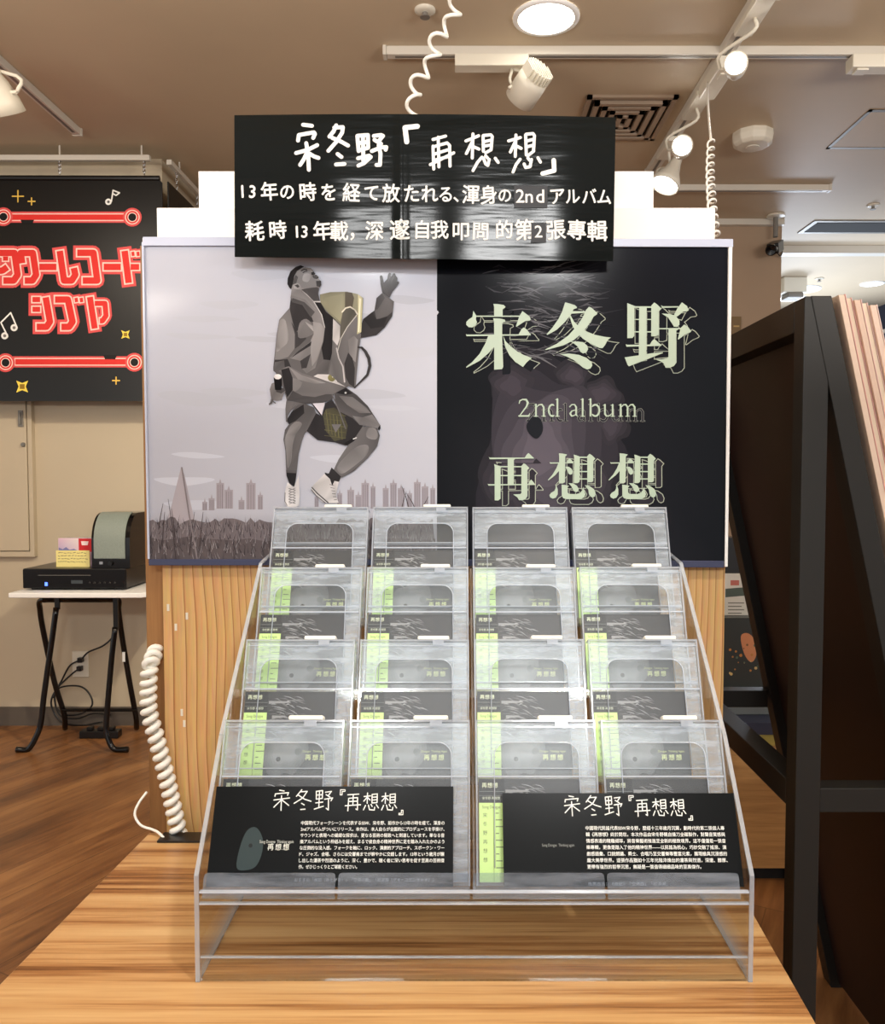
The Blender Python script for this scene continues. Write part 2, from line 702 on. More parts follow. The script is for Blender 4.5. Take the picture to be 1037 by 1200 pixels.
M['black'] = mat('black_plastic', (14, 14, 15), 0.3)
M['gloss'] = mat('gloss_black', (8, 8, 10), 0.08)
M['steel'] = mat('black_steel', (36, 35, 33), 0.4, spec=0.35)
M['board'] = mat('dark_brown_board', (46, 26, 20), 0.5, noise=(3, 0.25))
M['chrome'] = mat('chrome', (200, 200, 200), 0.2, metal=1)
M['grille'] = mat('speaker_grille', (136, 146, 138), 0.5, noise=(400, 0.2))
M['sleeve'] = mat('clear_rail', (196, 204, 226), 0.2)
M['navyrail'] = mat('clear_rail_navy', (60, 64, 92), 0.2)  # dark navy tone for the bottom rails
M['lamp'] = mat('lamp_glow', (255, 250, 238), 0.5, emit=9)
M['spotglow'] = mat('spot_glow', (255, 252, 244), 0.5, emit=26)
M['lampcool'] = mat('lamp_glow_cool', (240, 246, 255), 0.5, emit=4)
M['blue'] = mat('blue_led', (60, 90, 255), 0.5, emit=5)
M['dark'] = mat('dark_void', (20, 18, 18), 0.8)
M['grey'] = mat('grey_metal', (130, 126, 120), 0.45, metal=0.3)
M['case'] = clear('case_plastic', tint=(253, 254, 254), milk=0.003, scratch=0.02, gloss=0.45, rough=0.34)
M['grip'] = clear('case_grip_sheen', milk=0.09, scratch=0.40, gloss=0.7, rough=0.36)
M['caserim'] = clear('case_rim', milk=0.30, gloss=1.6, rough=0.1)
M['ridge'] = clear('case_ridge', milk=0.5, gloss=2.0, rough=0.1)
M['acryl'] = clear('acrylic_sheet', tint=(253, 253, 251), milk=0.004, gloss=0.7, rough=0.03)
M['acredge'] = clear('acrylic_edge', tint=(226, 214, 196), milk=0.10, gloss=2.0, rough=0.12)
M['edge'] = clear('acrylic_cut_edge', milk=0.30, gloss=2.0, rough=0.08)
M['frost'] = clear('label_lip', tint=(235, 240, 245), milk=0.05, scratch=0.20, gloss=0.9, rough=0.15)
M['tab'] = mat('white_lock_tab', (240, 238, 228), 0.35)
M['ink'] = printed('poster_ink', 0.12, 0.14)
M['inkletter'] = printed('letter_ink', 0.35, 0.4)
M['vinyl'] = printed('gloss_vinyl', 0.14, 0.13, bump=(6, 0.13, (0.6, 1, 5)))
M['matteink'] = printed('matte_ink', 0.5, 0.3)
M['coverink'] = printed('cover_ink', 0.45, 0.3)

# ------------------------------------------------------------------ the setting
CEIL = H + 1.5
PT = H - 0.613                              # top of the low wooden platform


def struct(name, mb, m, **k):
    o = mb.build(name, m, **k)
    o['kind'] = 'structure'
    return o


struct('floor', MB().box((-6, -5.0, -0.05), (6.5, 12.2, 0)), M['floor'])
struct('ceiling', MB().box((-6, -5.0, CEIL), (6.5, 12.2, CEIL + 0.1)), M['ceiling'])
struct('wall_left', MB().box((-6, 3.96, 0), (-1.42, 5.2, CEIL)), M['wall'])
struct('baseboard_left', MB().box((-6, 3.945, 0), (-1.42, 3.9595, 0.09)), M['base'])
struct('wall_back', MB().box((-1.42, 4.9, 0), (1.893, 5.2, CEIL)), M['tan'])
struct('trim_back', MB().box((0.9, 4.86, CEIL - 0.035), (1.893, 4.899, CEIL - 0.001)), M['offwhite'])
struct('wall_far', MB().box((1.893, 12.0, 0), (6.5, 12.2, CEIL)), M['hall'])
struct('wall_right', MB().box((3.72, 4.2, 0), (3.9, 12.0, CEIL)), M['navy'])
struct('trim_right', MB().box((3.68, 4.2, 2.46), (3.7199, 12.0, 2.49)), M['offwhite'])
struct('trim_hall', MB().box((1.9, 5.42, CEIL - 0.05), (6.4, 5.5, CEIL - 0.001)), M['offwhite'])

# access door in the left wall
d1 = MB()
for a, b in (((-0.95, 473), (38, 650)),):
    pass
p0, p1 = at(-160, 470, 3.95), at(37, 645, 3.95)
q1 = at(43, 652, 3.95)
door = struct('door_1', MB().box((p0.x, 3.925, p1.z), (p1.x, 3.955, p0.z)), M['wall'], bevel=0.002)
fr = MB()
fr.box((p1.x + 0.004, 3.93, q1.z), (q1.x, 3.9595, p0.z + 0.02)).box((p0.x, 3.93, q1.z), (p1.x + 0.004, 3.9595, p1.z - 0.004))
fr.build('door_frame', M['wall'], door, origin=(0, 0, 0))
h0, h1 = at(21, 481, 3.92), at(27, 500, 3.92)
hd = MB().box((h0.x, 3.918, h1.z), (h1.x, 3.9249, h0.z)).box((h0.x + 0.008, 3.908, h1.z + 0.01), (h0.x + 0.016, 3.9179, h0.z - 0.01))
hd.build('door_handle', M['grey'], door, origin=(0, 0, 0), bevel=0.001)
k = at(27, 521, 3.92)
MB().lathe([(0, 0.012), (0.008, 0.012), (0.011, 0.006), (0.011, 0)], (k.x, 3.9249, k.z), (0, -1, 0), 16).build('lock', M['grey'], door, origin=(0, 0, 0))

# ------------------------------------------------------------------ low wooden platform
pr = math.radians(-2.9)
plat = thing('display_platform', 'low wood-grain platform table carrying the clear acrylic rack', 'platform', (0, 0, 0))
R = Matrix.Rotation(pr, 4, 'Z')
pm = MB()
pl, prr = -0.604, 0.352                      # side edges before the small turn
pm.box((pl, 0.45, PT - 0.03), (prr, 1.352, PT), R)
tt = pm.build('platform_top', M['platform'], plat, bevel=0.0015)
MB().box((pl + 0.03, 0.48, 0), (prr - 0.03, 1.33, PT - 0.0301), R).build('platform_body', M['platform'], plat)

# ------------------------------------------------------------------ wooden fixture behind it
fx = thing('display_fixture', 'pine clad display fixture standing behind the platform, holding the poster', 'display fixture', (-0.03, 1.55, 0))
fl, frr = -0.5155, 0.4565
MB().box((fl, 1.41, 0), (frr, 1.43, H + 0.40)).build('cladding_board', M['pine'], fx)
MB().box((fl - 0.037, 1.4301, 0), (frr - 0.002, 1.72, H + 0.395)).build('fixture_body', M['edgewood'], fx)
tape = MB()
rnd = random.Random(4)
for (u, v) in ((206, 735), (213, 835), (216, 848), (197, 712), (219, 722)):
    p = at(u, v, 1.4095)
    tape.box((p.x - 0.002, 1.409, p.z - 0.006), (p.x + 0.002, 1.4099, p.z + 0.006))
tag(tape.build('tape_residue', M['cream'], fx), kind='stuff')

a, b = at(183, 243, 1.43), at(838, 285, 1.43)
hb = thing('header_board', 'long low white header block right behind the top edge of the poster', 'header board', ((a.x + b.x) / 2, 1.5, H + 0.4))
MB().box((a.x, 1.432, H + 0.4), (b.x, 1.60, a.z)).build('block', M['white'], hb, bevel=0.001)
c, d = at(232, 200, 1.45), at(766, 243, 1.45)
hb2 = thing('header_board', 'narrower white block stacked on the long header, half behind the black handwritten sign', 'header board', ((c.x + d.x) / 2, 1.5, a.z))
MB().box((c.x, 1.452, a.z + 0.0005), (d.x, 1.58, c.z)).build('block', M['white'], hb2, bevel=0.001)

# ------------------------------------------------------------------ album poster
PY = 1.3985
po = thing('album_poster', 'wide landscape album poster, jumping man on the left, black with pale characters on the right', 'poster', at(511, 470, PY))


def ppt(u, v, l):
    return at(u, v, PY - l)


A_ = lambda pts: [(310 + x / 6.1, 300 + y / 6.1) for x, y in pts]
B_ = lambda pts: [(300 + x / 6.1, 430 + y / 6.1) for x, y in pts]
MB().prism([at(167, 279, PY), at(857, 281, PY), at(851.5, 664, PY), at(175, 661, PY)], (0, 0.004, 0)).build('poster_sheet', M['white'], po)

pic = Print(ppt)
pic.grad([(168, 288), (512, 288), (512, 440), (171, 440)], [(188, 192, 206), (198, 202, 216), (202, 206, 220), (192, 196, 211)], 1)
pic.grad([(171, 440), (512, 440), (512, 600), (173, 600)], [(192, 196, 211), (202, 206, 220), (184, 186, 198), (178, 180, 192)], 1)
pic.grad([(173, 600), (512, 600), (512, 660), (174.5, 660)], [(178, 180, 192), (184, 186, 198), (120, 112, 118), (120, 112, 118)], 1)
rnd = random.Random(11)
# faint streaks of cloud
for k in range(26):
    u = rnd.uniform(180, 470)
    v = rnd.uniform(310, 600)
    g = rnd.choice((-6, -4, 4, 6))
    base = 194 + g
    pic.poly([(u, v), (u + rnd.uniform(20, 60), v - rnd.uniform(1, 6)), (min(510, u + rnd.uniform(60, 110)), v + 3), (u + 30, v + rnd.uniform(5, 9))], (base, base + 4, base + 17), 1.3, 4)
# skyline
for (u, w_, t, base) in ((258, 9, 566, 596), (268, 10, 574, 596), (240, 6, 588, 598), (248, 7, 584, 598), (294, 11, 566, 597), (305, 6, 580, 597), (283, 7, 586, 597),
                         (411, 8, 574, 596), (420, 7, 580, 596), (428, 9, 566, 596), (437, 6, 570, 596), (452, 7, 572, 596), (461, 8, 566, 596), (470, 8, 572, 596),
                         (480, 6, 578, 596), (489, 8, 565, 596), (498, 8, 570, 596), (507, 6, 572, 596), (398, 6, 578, 596), (371, 5, 582, 596)):
    pic.poly([(u - w_ / 2, base), (u - w_ / 2, t), (u - w_ / 6, t), (u, t - 5), (u + w_ / 6, t), (u + w_ / 2, t), (u + w_ / 2, base)], (158, 152, 160), 1.6)
    for q in range(3):
        x = u - w_ / 2 + w_ * (q + 0.8) / 3.6
        pic.stroke([(x, t + 2), (x, base)], 0.7, (128, 122, 130), 1.8, 'flat')
# field of dry grass along the bottom
pts = [(174, 660)] + [(174 + 5.2 * k, 606 + 7 * rnd.random() + (4 if k % 7 == 0 else 0) - (14 if 3 < k < 9 and k % 2 else 0) * rnd.random()) for k in range(65)] + [(511, 660)]
pic.poly(pts, (112, 104, 108), 2.0)
pic.poly([(174, 660)] + [(174 + 16.8 * k, 628 + 6 * rnd.random()) for k in range(21)] + [(511, 660)], (92, 84, 86), 2.2)
for k in range(900):
    u = rnd.uniform(174, 509)
    v = 660 - 46 * rnd.random() ** 0.8
    h_ = rnd.uniform(4, 14)
    g = rnd.choice((50, 62, 74, 128, 142, 154))
    s_ = rnd.uniform(-4, 4)
    pic.poly([(u, v), (u + 0.8, v), (max(173, min(511, u + s_)), v - h_)], (g, g - 6, g - 2), 2.4)
for (u, v, h_, s_) in ((206, 655, 70, -9), (190, 640, 40, 3), (222, 650, 50, 6), (234, 640, 40, 4), (186, 620, 30, 5), (205, 630, 34, -4), (470, 600, 24, 6), (480, 600, 30, -9), (488, 600, 22, -12), (494, 600, 18, 8)):
    pic.stroke([(u, v), (u + s_ * 0.4, v - h_ * 0.5), (u + s_, v - h_)], [1.2, 0.9, 0.4], (70, 62, 64), 2.6)
pic.poly([(192, 628), (212, 548), (216, 556), (232, 628)], (170, 164, 172), 1.5)
pic.stroke([(213, 548), (221, 600), (231, 655)], 1.6, (128, 120, 124), 2.8)
# the jumping man
pic.tone = 0.17
g = lambda v: (v, v - 2, v)
# far arm and raised hand
pic.poly(A_([(660, 590), (705, 450), (785, 390), (800, 300), (840, 265), (890, 300), (925, 325), (912, 430), (860, 510), (800, 565), (720, 580)]), g(58), 3)
pic.poly(A_([(785, 390), (800, 300), (840, 265), (890, 300), (925, 325), (912, 400), (860, 445), (800, 450)]), g(92), 3.2)
pic.poly(A_([(800, 300), (840, 268), (860, 300), (810, 380), (790, 385)]), g(74), 3.3)
pic.poly(A_([(705, 450), (770, 400), (800, 455), (880, 430), (850, 505), (760, 520)]), g(44), 3.25)
pic.poly(A_([(842, 265), (828, 200), (824, 145), (834, 136), (843, 145), (853, 190), (876, 165), (884, 128), (896, 119), (906, 128), (905, 150), (918, 126), (932, 124), (937, 140), (950, 158), (948, 180), (960, 183), (962, 194), (942, 222), (915, 255), (892, 300)]), g(64), 3.4)
pic.stroke(A_([(884, 180), (902, 135)]), 1.0, g(96), 3.5)
pic.stroke(A_([(905, 190), (926, 140)]), 1.0, g(92), 3.5)
# coat body
pic.poly(A_([(195, 225), (240, 232), (300, 270), (345, 310), (430, 330), (520, 450), (600, 430), (690, 560), (672, 700), (650, 945), (600, 930), (520, 980), (240, 1037), (160, 1037), (140, 960), (62, 800), (85, 570), (105, 455), (178, 372), (185, 320)]), g(100), 3)
pic.poly(A_([(330, 300), (395, 320), (440, 400), (505, 450), (500, 560), (490, 660), (470, 745), (425, 760), (400, 620), (430, 500), (400, 400)]), g(36), 3.3)
pic.poly(A_([(420, 740), (470, 745), (455, 810), (450, 870), (350, 860), (372, 800)]), g(96), 3.3)
pic.poly(A_([(350, 860), (380, 845), (500, 848), (520, 900), (580, 935), (440, 892)]), g(206), 3.4)
pic.dot(*A_([(480, 870)])[0], 4.6, (128, 124, 84), 3.45)
pic.dot(*A_([(490, 860)])[0], 1.4, (236, 236, 226), 3.5)
# lamp reflection drawn into the print as an olive-grey panel beside the neck
pic.poly(A_([(395, 275), (470, 258), (590, 255), (665, 272), (705, 300), (692, 540), (665, 560), (655, 430), (610, 365), (565, 390), (545, 490), (495, 445), (430, 380), (400, 330)]), (132, 130, 110), 3.5)
pic.poly(A_([(575, 256), (625, 262), (640, 300), (628, 368), (600, 362), (575, 372)]), (86, 80, 70), 3.55)
pic.poly(A_([(430, 300), (560, 270), (570, 370), (540, 470), (470, 400)]), (150, 148, 126), 3.52)
pic.poly(A_([(668, 275), (702, 300), (690, 545), (660, 560), (668, 420)]), (188, 184, 150), 3.6)
pic.poly(A_([(676, 300), (690, 306), (678, 540), (666, 548)]), (236, 234, 206), 3.65)
pic.poly(A_([(545, 480), (560, 395), (600, 362), (640, 372), (664, 415), (600, 500), (550, 570), (535, 640)]), (84, 82, 76), 3.6)
pic.stroke(A_([(555, 400), (580, 372), (612, 364), (645, 385), (664, 415)]), 1.6, (214, 210, 196), 3.7)
pic.stroke(A_([(664, 415), (590, 510), (545, 590), (522, 680)]), 1.0, (190, 188, 182), 3.7)
# right front of the coat
pic.poly(A_([(540, 600), (600, 500), (660, 430), (688, 560), (672, 640), (652, 945), (600, 920), (575, 870), (555, 760), (520, 690)]), g(104), 3.55)
pic.poly(A_([(570, 770), (598, 690), (628, 730), (645, 800), (642, 940), (605, 915), (580, 870)]), g(56), 3.62)
pic.poly(A_([(596, 600), (640, 570), (668, 600), (650, 760), (610, 720)]), g(132), 3.6)
pic.poly(A_([(490, 448), (540, 500), (538, 590), (520, 640), (486, 600)]), g(196), 3.66)
pic.poly(A_([(486, 600), (520, 640), (530, 720), (562, 790), (575, 915), (520, 895), (460, 840), (480, 740)]), g(110), 3.66)
pic.stroke(A_([(515, 660), (530, 730), (560, 790), (572, 900)]), 1.6, g(186), 3.7)
# left sleeve, lapel, folds
pic.poly(A_([(178, 372), (105, 458), (88, 570), (73, 740), (110, 742), (170, 720), (215, 660), (216, 560), (200, 480)]), g(126), 3.5)
pic.poly(A_([(110, 462), (150, 462), (170, 600), (120, 660), (85, 680), (95, 560)]), g(140), 3.55, 3)
pic.poly(A_([(190, 470), (218, 560), (215, 665), (250, 640), (300, 590), (230, 540)]), g(64), 3.56)
pic.poly(A_([(185, 320), (240, 315), (290, 360), (330, 420), (350, 470), (300, 470), (222, 545), (205, 480), (182, 390)]), g(56), 3.58)
pic.poly(A_([(200, 300), (285, 330), (360, 400), (330, 440), (270, 350), (195, 330)]), g(84), 3.6)
pic.poly(A_([(250, 480), (300, 450), (350, 500), (352, 550), (300, 580), (240, 580)]), g(112), 3.6, 3)
pic.poly(A_([(290, 470), (345, 500), (350, 540), (310, 500)]), g(156), 3.65)
pic.poly(A_([(195, 228), (260, 240), (345, 315), (410, 420), (432, 510), (420, 610), (380, 740), (362, 800), (300, 840), (265, 800), (260, 750), (180, 730), (240, 680), (330, 610), (355, 540), (345, 470), (300, 360), (240, 320), (185, 300)]), g(124), 3.57)
pic.poly(A_([(330, 600), (352, 560), (345, 470), (400, 480), (430, 520), (415, 610), (375, 740), (340, 790), (330, 690)]), g(146), 3.62)
pic.poly(A_([(195, 228), (250, 236), (330, 305), (390, 390), (360, 380), (290, 310), (190, 280)]), g(136), 3.66)
pic.stroke(A_([(262, 240), (345, 315), (408, 420), (430, 510)]), 0.9, g(196), 3.7)
pic.poly(A_([(180, 735), (250, 690), (330, 640), (335, 610), (240, 680)]), g(52), 3.64)
pic.poly(A_([(255, 750), (330, 700), (300, 800), (265, 805)]), g(62), 3.64)
# cuff, hand, microphone
pic.poly(A_([(72, 742), (110, 742), (165, 736), (205, 830), (200, 960), (165, 1010), (140, 960), (125, 850), (62, 810)]), g(58), 3.7)
pic.poly(A_([(72, 760), (140, 745), (150, 850), (128, 870), (62, 820)]), g(96), 3.72)
pic.poly(B_([(112, 118), (132, 110), (150, 160), (195, 150), (215, 165), (195, 200), (182, 236), (140, 240), (122, 235), (116, 262), (95, 270), (108, 225), (98, 160)]), g(118), 3.8)
pic.poly(B_([(140, 150), (205, 150), (212, 170), (180, 190), (145, 178)]), g(70), 3.82)
pic.poly(B_([(126, 76), (184, 72), (186, 120), (180, 166), (136, 164)]), g(20), 3.84)
pic.dot(*B_([(155, 70)])[0], 4.4, g(232), 3.88, 3.1)
pic.stroke(B_([(120, 235), (112, 252), (96, 266)]), 1.8, g(96), 3.86)
pic.stroke(B_([(120, 245), (138, 258)]), 1.3, g(96), 3.86)
# legs and shorts
pic.poly(B_([(700, 500), (760, 425), (862, 425), (885, 490), (868, 565), (800, 650), (700, 745), (610, 792), (555, 735), (590, 660), (640, 585)]), g(98), 3.5)
pic.poly(B_([(640, 640), (720, 570), (800, 560), (790, 630), (700, 710), (612, 765), (580, 715)]), g(124), 3.55, 3)
pic.poly(B_([(800, 440), (850, 440), (872, 490), (850, 520), (790, 500)]), g(128), 3.55, 3)
pic.poly(B_([(350, 262), (415, 290), (430, 330), (385, 430), (347, 480), (328, 530), (305, 620), (292, 742), (215, 742), (210, 600), (196, 520), (206, 450), (235, 410), (262, 310), (300, 270)]), g(94), 3.5)
pic.poly(B_([(240, 430), (290, 390), (330, 410), (285, 480), (262, 560), (250, 680), (225, 720), (215, 600), (205, 520)]), g(126), 3.55, 3)
pic.poly(B_([(255, 320), (340, 268), (345, 330), (285, 385), (235, 410), (218, 380)]), g(44), 3.56)
pic.poly(B_([(215, 250), (270, 245), (350, 262), (300, 272), (250, 310), (228, 350), (222, 395), (238, 412), (214, 390), (210, 300)]), g(104), 3.6)
pic.poly(B_([(362, 458), (410, 368), (430, 330), (470, 352), (495, 258), (545, 235), (600, 320), (700, 362), (765, 420), (705, 510), (640, 562), (560, 538), (440, 522)]), g(44), 3.6)
pic.poly(B_([(478, 345), (500, 300), (560, 290), (625, 340), (655, 420), (640, 510), (560, 532), (500, 460)]), (74, 72, 58), 3.65)
for q in range(5):
    pic.stroke(B_([(500 + q * 26, 310 + q * 14), (520 + q * 24, 470 + q * 12)]), 0.7, (112, 110, 74), 3.68)
    pic.stroke(B_([(490, 330 + q * 40), (640, 350 + q * 40)]), 0.6, (100, 98, 70), 3.68)
pic.poly(B_([(540, 410), (610, 410), (570, 470)]), g(110), 3.7)
pic.poly(B_([(400, 262), (492, 252), (468, 352)]), (205, 203, 214), 3.72)
pic.poly(B_([(395, 262), (405, 262), (470, 345), (466, 354)]), g(30), 3.74)
# coat flap blown across the thighs
pic.poly(B_([(160, 30), (215, 0), (235, -5), (330, 45), (520, 110), (640, 145), (560, 190), (545, 232), (480, 256), (350, 264), (270, 247), (215, 250), (225, 215), (262, 165), (262, 80)]), g(108), 3.8)
pic.poly(B_([(262, 170), (330, 205), (420, 215), (500, 195), (555, 195), (545, 232), (480, 256), (350, 264), (270, 247), (222, 240)]), g(72), 3.83)
pic.poly(B_([(240, 5), (330, 60), (500, 115), (420, 120), (300, 90)]), g(140), 3.84)
pic.poly(B_([(262, 80), (330, 110), (300, 165), (262, 168)]), g(126), 3.84, 2)
pic.poly(B_([(180, 20), (235, 5), (262, 80), (262, 165), (222, 215), (200, 130)]), g(44), 3.86)
pic.poly(B_([(560, 190), (640, 145), (720, 200), (800, 280), (885, 412), (888, 440), (800, 425), (740, 415), (690, 365), (600, 320), (565, 245)]), g(82), 3.8)
pic.poly(B_([(690, 350), (760, 360), (830, 340), (888, 415), (878, 440), (800, 424), (740, 414)]), g(116), 3.83)
pic.poly(B_([(590, 205), (690, 215), (790, 290), (820, 330), (740, 330), (650, 270)]), g(108), 3.82)
pic.poly(B_([(870, 440), (888, 412), (890, 440), (878, 456)]), g(30), 3.85)
pic.poly(B_([(640, 150), (690, 190), (640, 200), (570, 185)]), g(40), 3.85)
pic.dot(*B_([(640, 185)])[0], 1.2, g(200), 3.9)
pic.stroke(B_([(545, 200), (600, 330), (640, 440)]), 1.4, g(96), 3.88)
pic.poly(B_([(630, 545), (690, 512), (722, 500), (700, 530), (650, 562)]), g(30), 3.86)
pic.stroke(B_([(695, 515), (718, 506)]), 1.1, g(230), 3.9)
# belt strap
pic.stroke(A_([(668, 652), (695, 655), (722, 685), (745, 730), (753, 785), (735, 850), (690, 895), (642, 942)]), [1.6, 2.6, 3.6, 3.9, 3.7, 3.0, 2.2, 1.4], g(62), 3.6)
# socks and high shoes
pic.poly(B_([(214, 735), (292, 740), (286, 790), (275, 858), (238, 832), (218, 778)]), g(38), 3.7)
pic.poly(B_([(214, 735), (292, 740), (290, 760), (216, 756)]), g(84), 3.72)
pic.poly(B_([(225, 825), (270, 862), (305, 770), (312, 920), (308, 985), (290, 1000), (225, 1000), (206, 975), (204, 910), (214, 860)]), g(206), 3.75)
for q in range(6):
    pic.stroke(B_([(235, 870 + q * 19), (280, 880 + q * 19)]), 0.9, g(110), 3.8)
    pic.stroke(B_([(280, 866 + q * 19), (238, 884 + q * 19)]), 0.9, g(140), 3.8)
pic.stroke(B_([(208, 900), (206, 960), (222, 990)]), 0.9, g(120), 3.8)
pic.poly(B_([(490, 755), (520, 762), (540, 718), (608, 785), (592, 822), (560, 815), (545, 852), (528, 822), (500, 782)]), g(46), 3.7)
pic.poly(B_([(488, 765), (400, 855), (394, 882), (470, 965), (515, 975), (590, 970), (572, 915), (592, 822), (562, 815), (545, 852), (528, 800)]), g(196), 3.75)
pic.stroke(B_([(400, 862), (440, 905), (515, 970)]), 1.3, g(70), 3.8)
pic.stroke(B_([(396, 878), (430, 920), (495, 972)]), 0.9, g(90), 3.8)
for q in range(6):
    pic.stroke(B_([(528 + q * 6, 840 + q * 22), (556 + q * 4, 848 + q * 20)]), 0.8, g(120), 3.8)
# head
pic.poly(A_([(190, 235), (192, 190), (212, 130), (245, 95), (290, 80), (330, 86), (352, 110), (350, 124), (384, 144), (388, 162), (406, 186), (402, 212), (390, 232), (384, 268), (396, 322), (350, 322), (300, 272), (262, 244), (215, 238)]), g(136), 3.9)
pic.poly(A_([(262, 240), (300, 232), (345, 225), (380, 222), (390, 234), (384, 268), (396, 322), (350, 322), (305, 276)]), g(76), 3.92)
pic.poly(A_([(163, 200), (165, 160), (185, 110), (222, 78), (258, 66), (284, 76), (262, 88), (232, 108), (214, 140), (204, 180), (200, 205), (190, 238), (176, 225)]), g(38), 3.95)
pic.poly(A_([(200, 205), (204, 175), (222, 135), (240, 150), (225, 200)]), g(84), 3.93)
pic.poly(A_([(206, 205), (236, 195), (258, 208), (266, 228), (256, 238), (212, 232)]), g(150), 3.96, 3)
pic.poly(A_([(214, 210), (238, 202), (250, 220), (236, 228)]), g(70), 3.97)
pic.stroke(A_([(262, 106), (282, 96), (302, 98)]), 1.3, g(46), 3.97)
pic.stroke(A_([(275, 118), (292, 110), (304, 108)]), 1.2, g(56), 3.97)
pic.poly(A_([(322, 92), (345, 100), (352, 116), (338, 120), (328, 110)]), g(150), 3.96)
pic.poly(A_([(332, 118), (350, 112), (364, 126), (350, 140), (336, 136)]), g(48), 3.97)
pic.poly(A_([(340, 144), (372, 136), (388, 154), (376, 164), (352, 160)]), g(56), 3.98)
pic.stroke(A_([(352, 152), (378, 148)]), 0.7, g(110), 3.99)
pic.poly(A_([(368, 178), (404, 176), (406, 206), (394, 224), (372, 216)]), g(66), 3.97)
pic.poly(A_([(280, 130), (320, 126), (330, 150), (310, 185), (272, 175)]), g(156), 3.94, 3)
pic.poly(A_([(344, 322), (398, 322), (402, 332), (356, 330)]), g(190), 3.98)
pic.build('picture', M['ink'], po)

# black half with blown hair and a pale torso
dk = Print(ppt)
D0 = (26, 30, 38)
NK = lambda *c: [tuple(int(x * 0.72) for x in q) for q in c]
dk.grad([(512, 288), (690, 288), (685, 470), (512, 470)], NK((22, 26, 34), (34, 36, 44), (40, 40, 48), (24, 28, 34)), 1)
dk.grad([(690, 288), (853, 290), (851, 470), (685, 470)], NK((34, 36, 44), (36, 40, 50), (28, 32, 40), (40, 40, 48)), 1)
dk.grad([(512, 470), (685, 470), (680, 658), (512, 658)], NK((24, 28, 34), (40, 40, 48), (58, 56, 64), (24, 26, 32)), 1)
dk.grad([(685, 470), (851, 470), (850, 658), (680, 658)], NK((40, 40, 48), (28, 32, 40), (22, 26, 34), (58, 56, 64)), 1)
rnd = random.Random(3)
for k in range(7):
    t = k / 6
    c_ = (40 + 9 * k, 38 + 8.4 * k, 45 + 9 * k)
    cx, cy = 642 - 8 * t, 535 - 10 * t
    pts = []
    for q in range(14):
        an = 6.2832 * q / 14
        rx = 84 - 62 * t
        ry = 118 - 84 * t
        j = 1 + 0.16 * math.sin(3 * an + 1 + k) + 0.08 * math.sin(5 * an)
        pts.append((cx + rx * j * math.cos(an), min(657, cy + ry * j * math.sin(an))))
    dk.poly(pts, c_, 1.2 + 0.12 * k, 4)
for (cx, cy, rx, ry, q_) in ((704, 462, 26, 20, 0), (716, 500, 20, 24, 1), (600, 452, 30, 26, 2), (672, 440, 22, 18, 3), (590, 560, 26, 44, 4), (690, 560, 30, 40, 5)):
    for k in range(4):
        t = k / 4
        dk.poly([(cx + rx * (1 - 0.8 * t) * (1 + 0.2 * math.sin(3 * a_ + q_ + k)) * math.cos(a_), cy + ry * (1 - 0.8 * t) * (1 + 0.2 * math.sin(4 * a_ + q_)) * math.sin(a_)) for a_ in [6.2832 * q / 14 for q in range(14)]],
                (44 + 8 * k, 42 + 7 * k, 48 + 8 * k), 1.25 + 0.12 * k, 3)
dk.poly([(617, 498), (625, 488), (634, 492), (636, 505), (629, 514), (620, 508)], (30, 32, 38), 2.2, 4)
for k in range(190):
    u = rnd.uniform(560, 690)
    v = rnd.uniform(312, 420)
    L_ = rnd.uniform(14, 44)
    a_ = rnd.uniform(-0.35, 0.45)
    gq = rnd.choice((66, 80, 96, 112, 46)) - int(abs(u - 625) * 0.35)
    gq = max(34, gq)
    p1 = (u + L_ * math.cos(a_), v + L_ * math.sin(a_))
    dk.stroke([(u, v), ((u + p1[0]) / 2, (v + p1[1]) / 2 - rnd.uniform(-3, 4)), p1], [0.4, rnd.uniform(0.8, 2.4), 0.4], (gq, gq, gq + 6), 2.05, 'flat')
dk.build('dark_picture', M['ink'], po)

# pale lettering with fine outline copies set off to the lower right
LET = (184, 202, 182)


def sq(x0, y0, w_):
    return lambda pts: [(x0 + x * w_ / 1037, y0 + y * w_ / 1037) for x, y in pts]


G = {}
G['song'] = [[(395, 115), (450, 118), (520, 128), (542, 150), (535, 165), (508, 182), (508, 262), (404, 262), (404, 150)],
             [(188, 258), (712, 258), (712, 272), (188, 272)],
             [(152, 200), (190, 262), (182, 300), (196, 340), (180, 375), (140, 402), (95, 398), (66, 370), (66, 335), (100, 300), (140, 275)],
             [(748, 202), (835, 268), (850, 305), (835, 320), (780, 325), (680, 392), (668, 390), (712, 262)],
             [(393, 290), (470, 292), (535, 308), (542, 328), (504, 350), (500, 480), (515, 880), (500, 908), (405, 915), (404, 340)],
             [(62, 482), (75, 488), (850, 484), (850, 498), (70, 508)],
             [(700, 490), (735, 425), (762, 402), (800, 425), (852, 492)],
             [(335, 498), (405, 498), (405, 640), (330, 720), (230, 805), (130, 860), (66, 892), (64, 880), (140, 820), (230, 720), (300, 590)],
             [(512, 498), (545, 570), (600, 625), (680, 690), (760, 735), (862, 772), (800, 825), (755, 882), (660, 820), (590, 740), (540, 640)]]
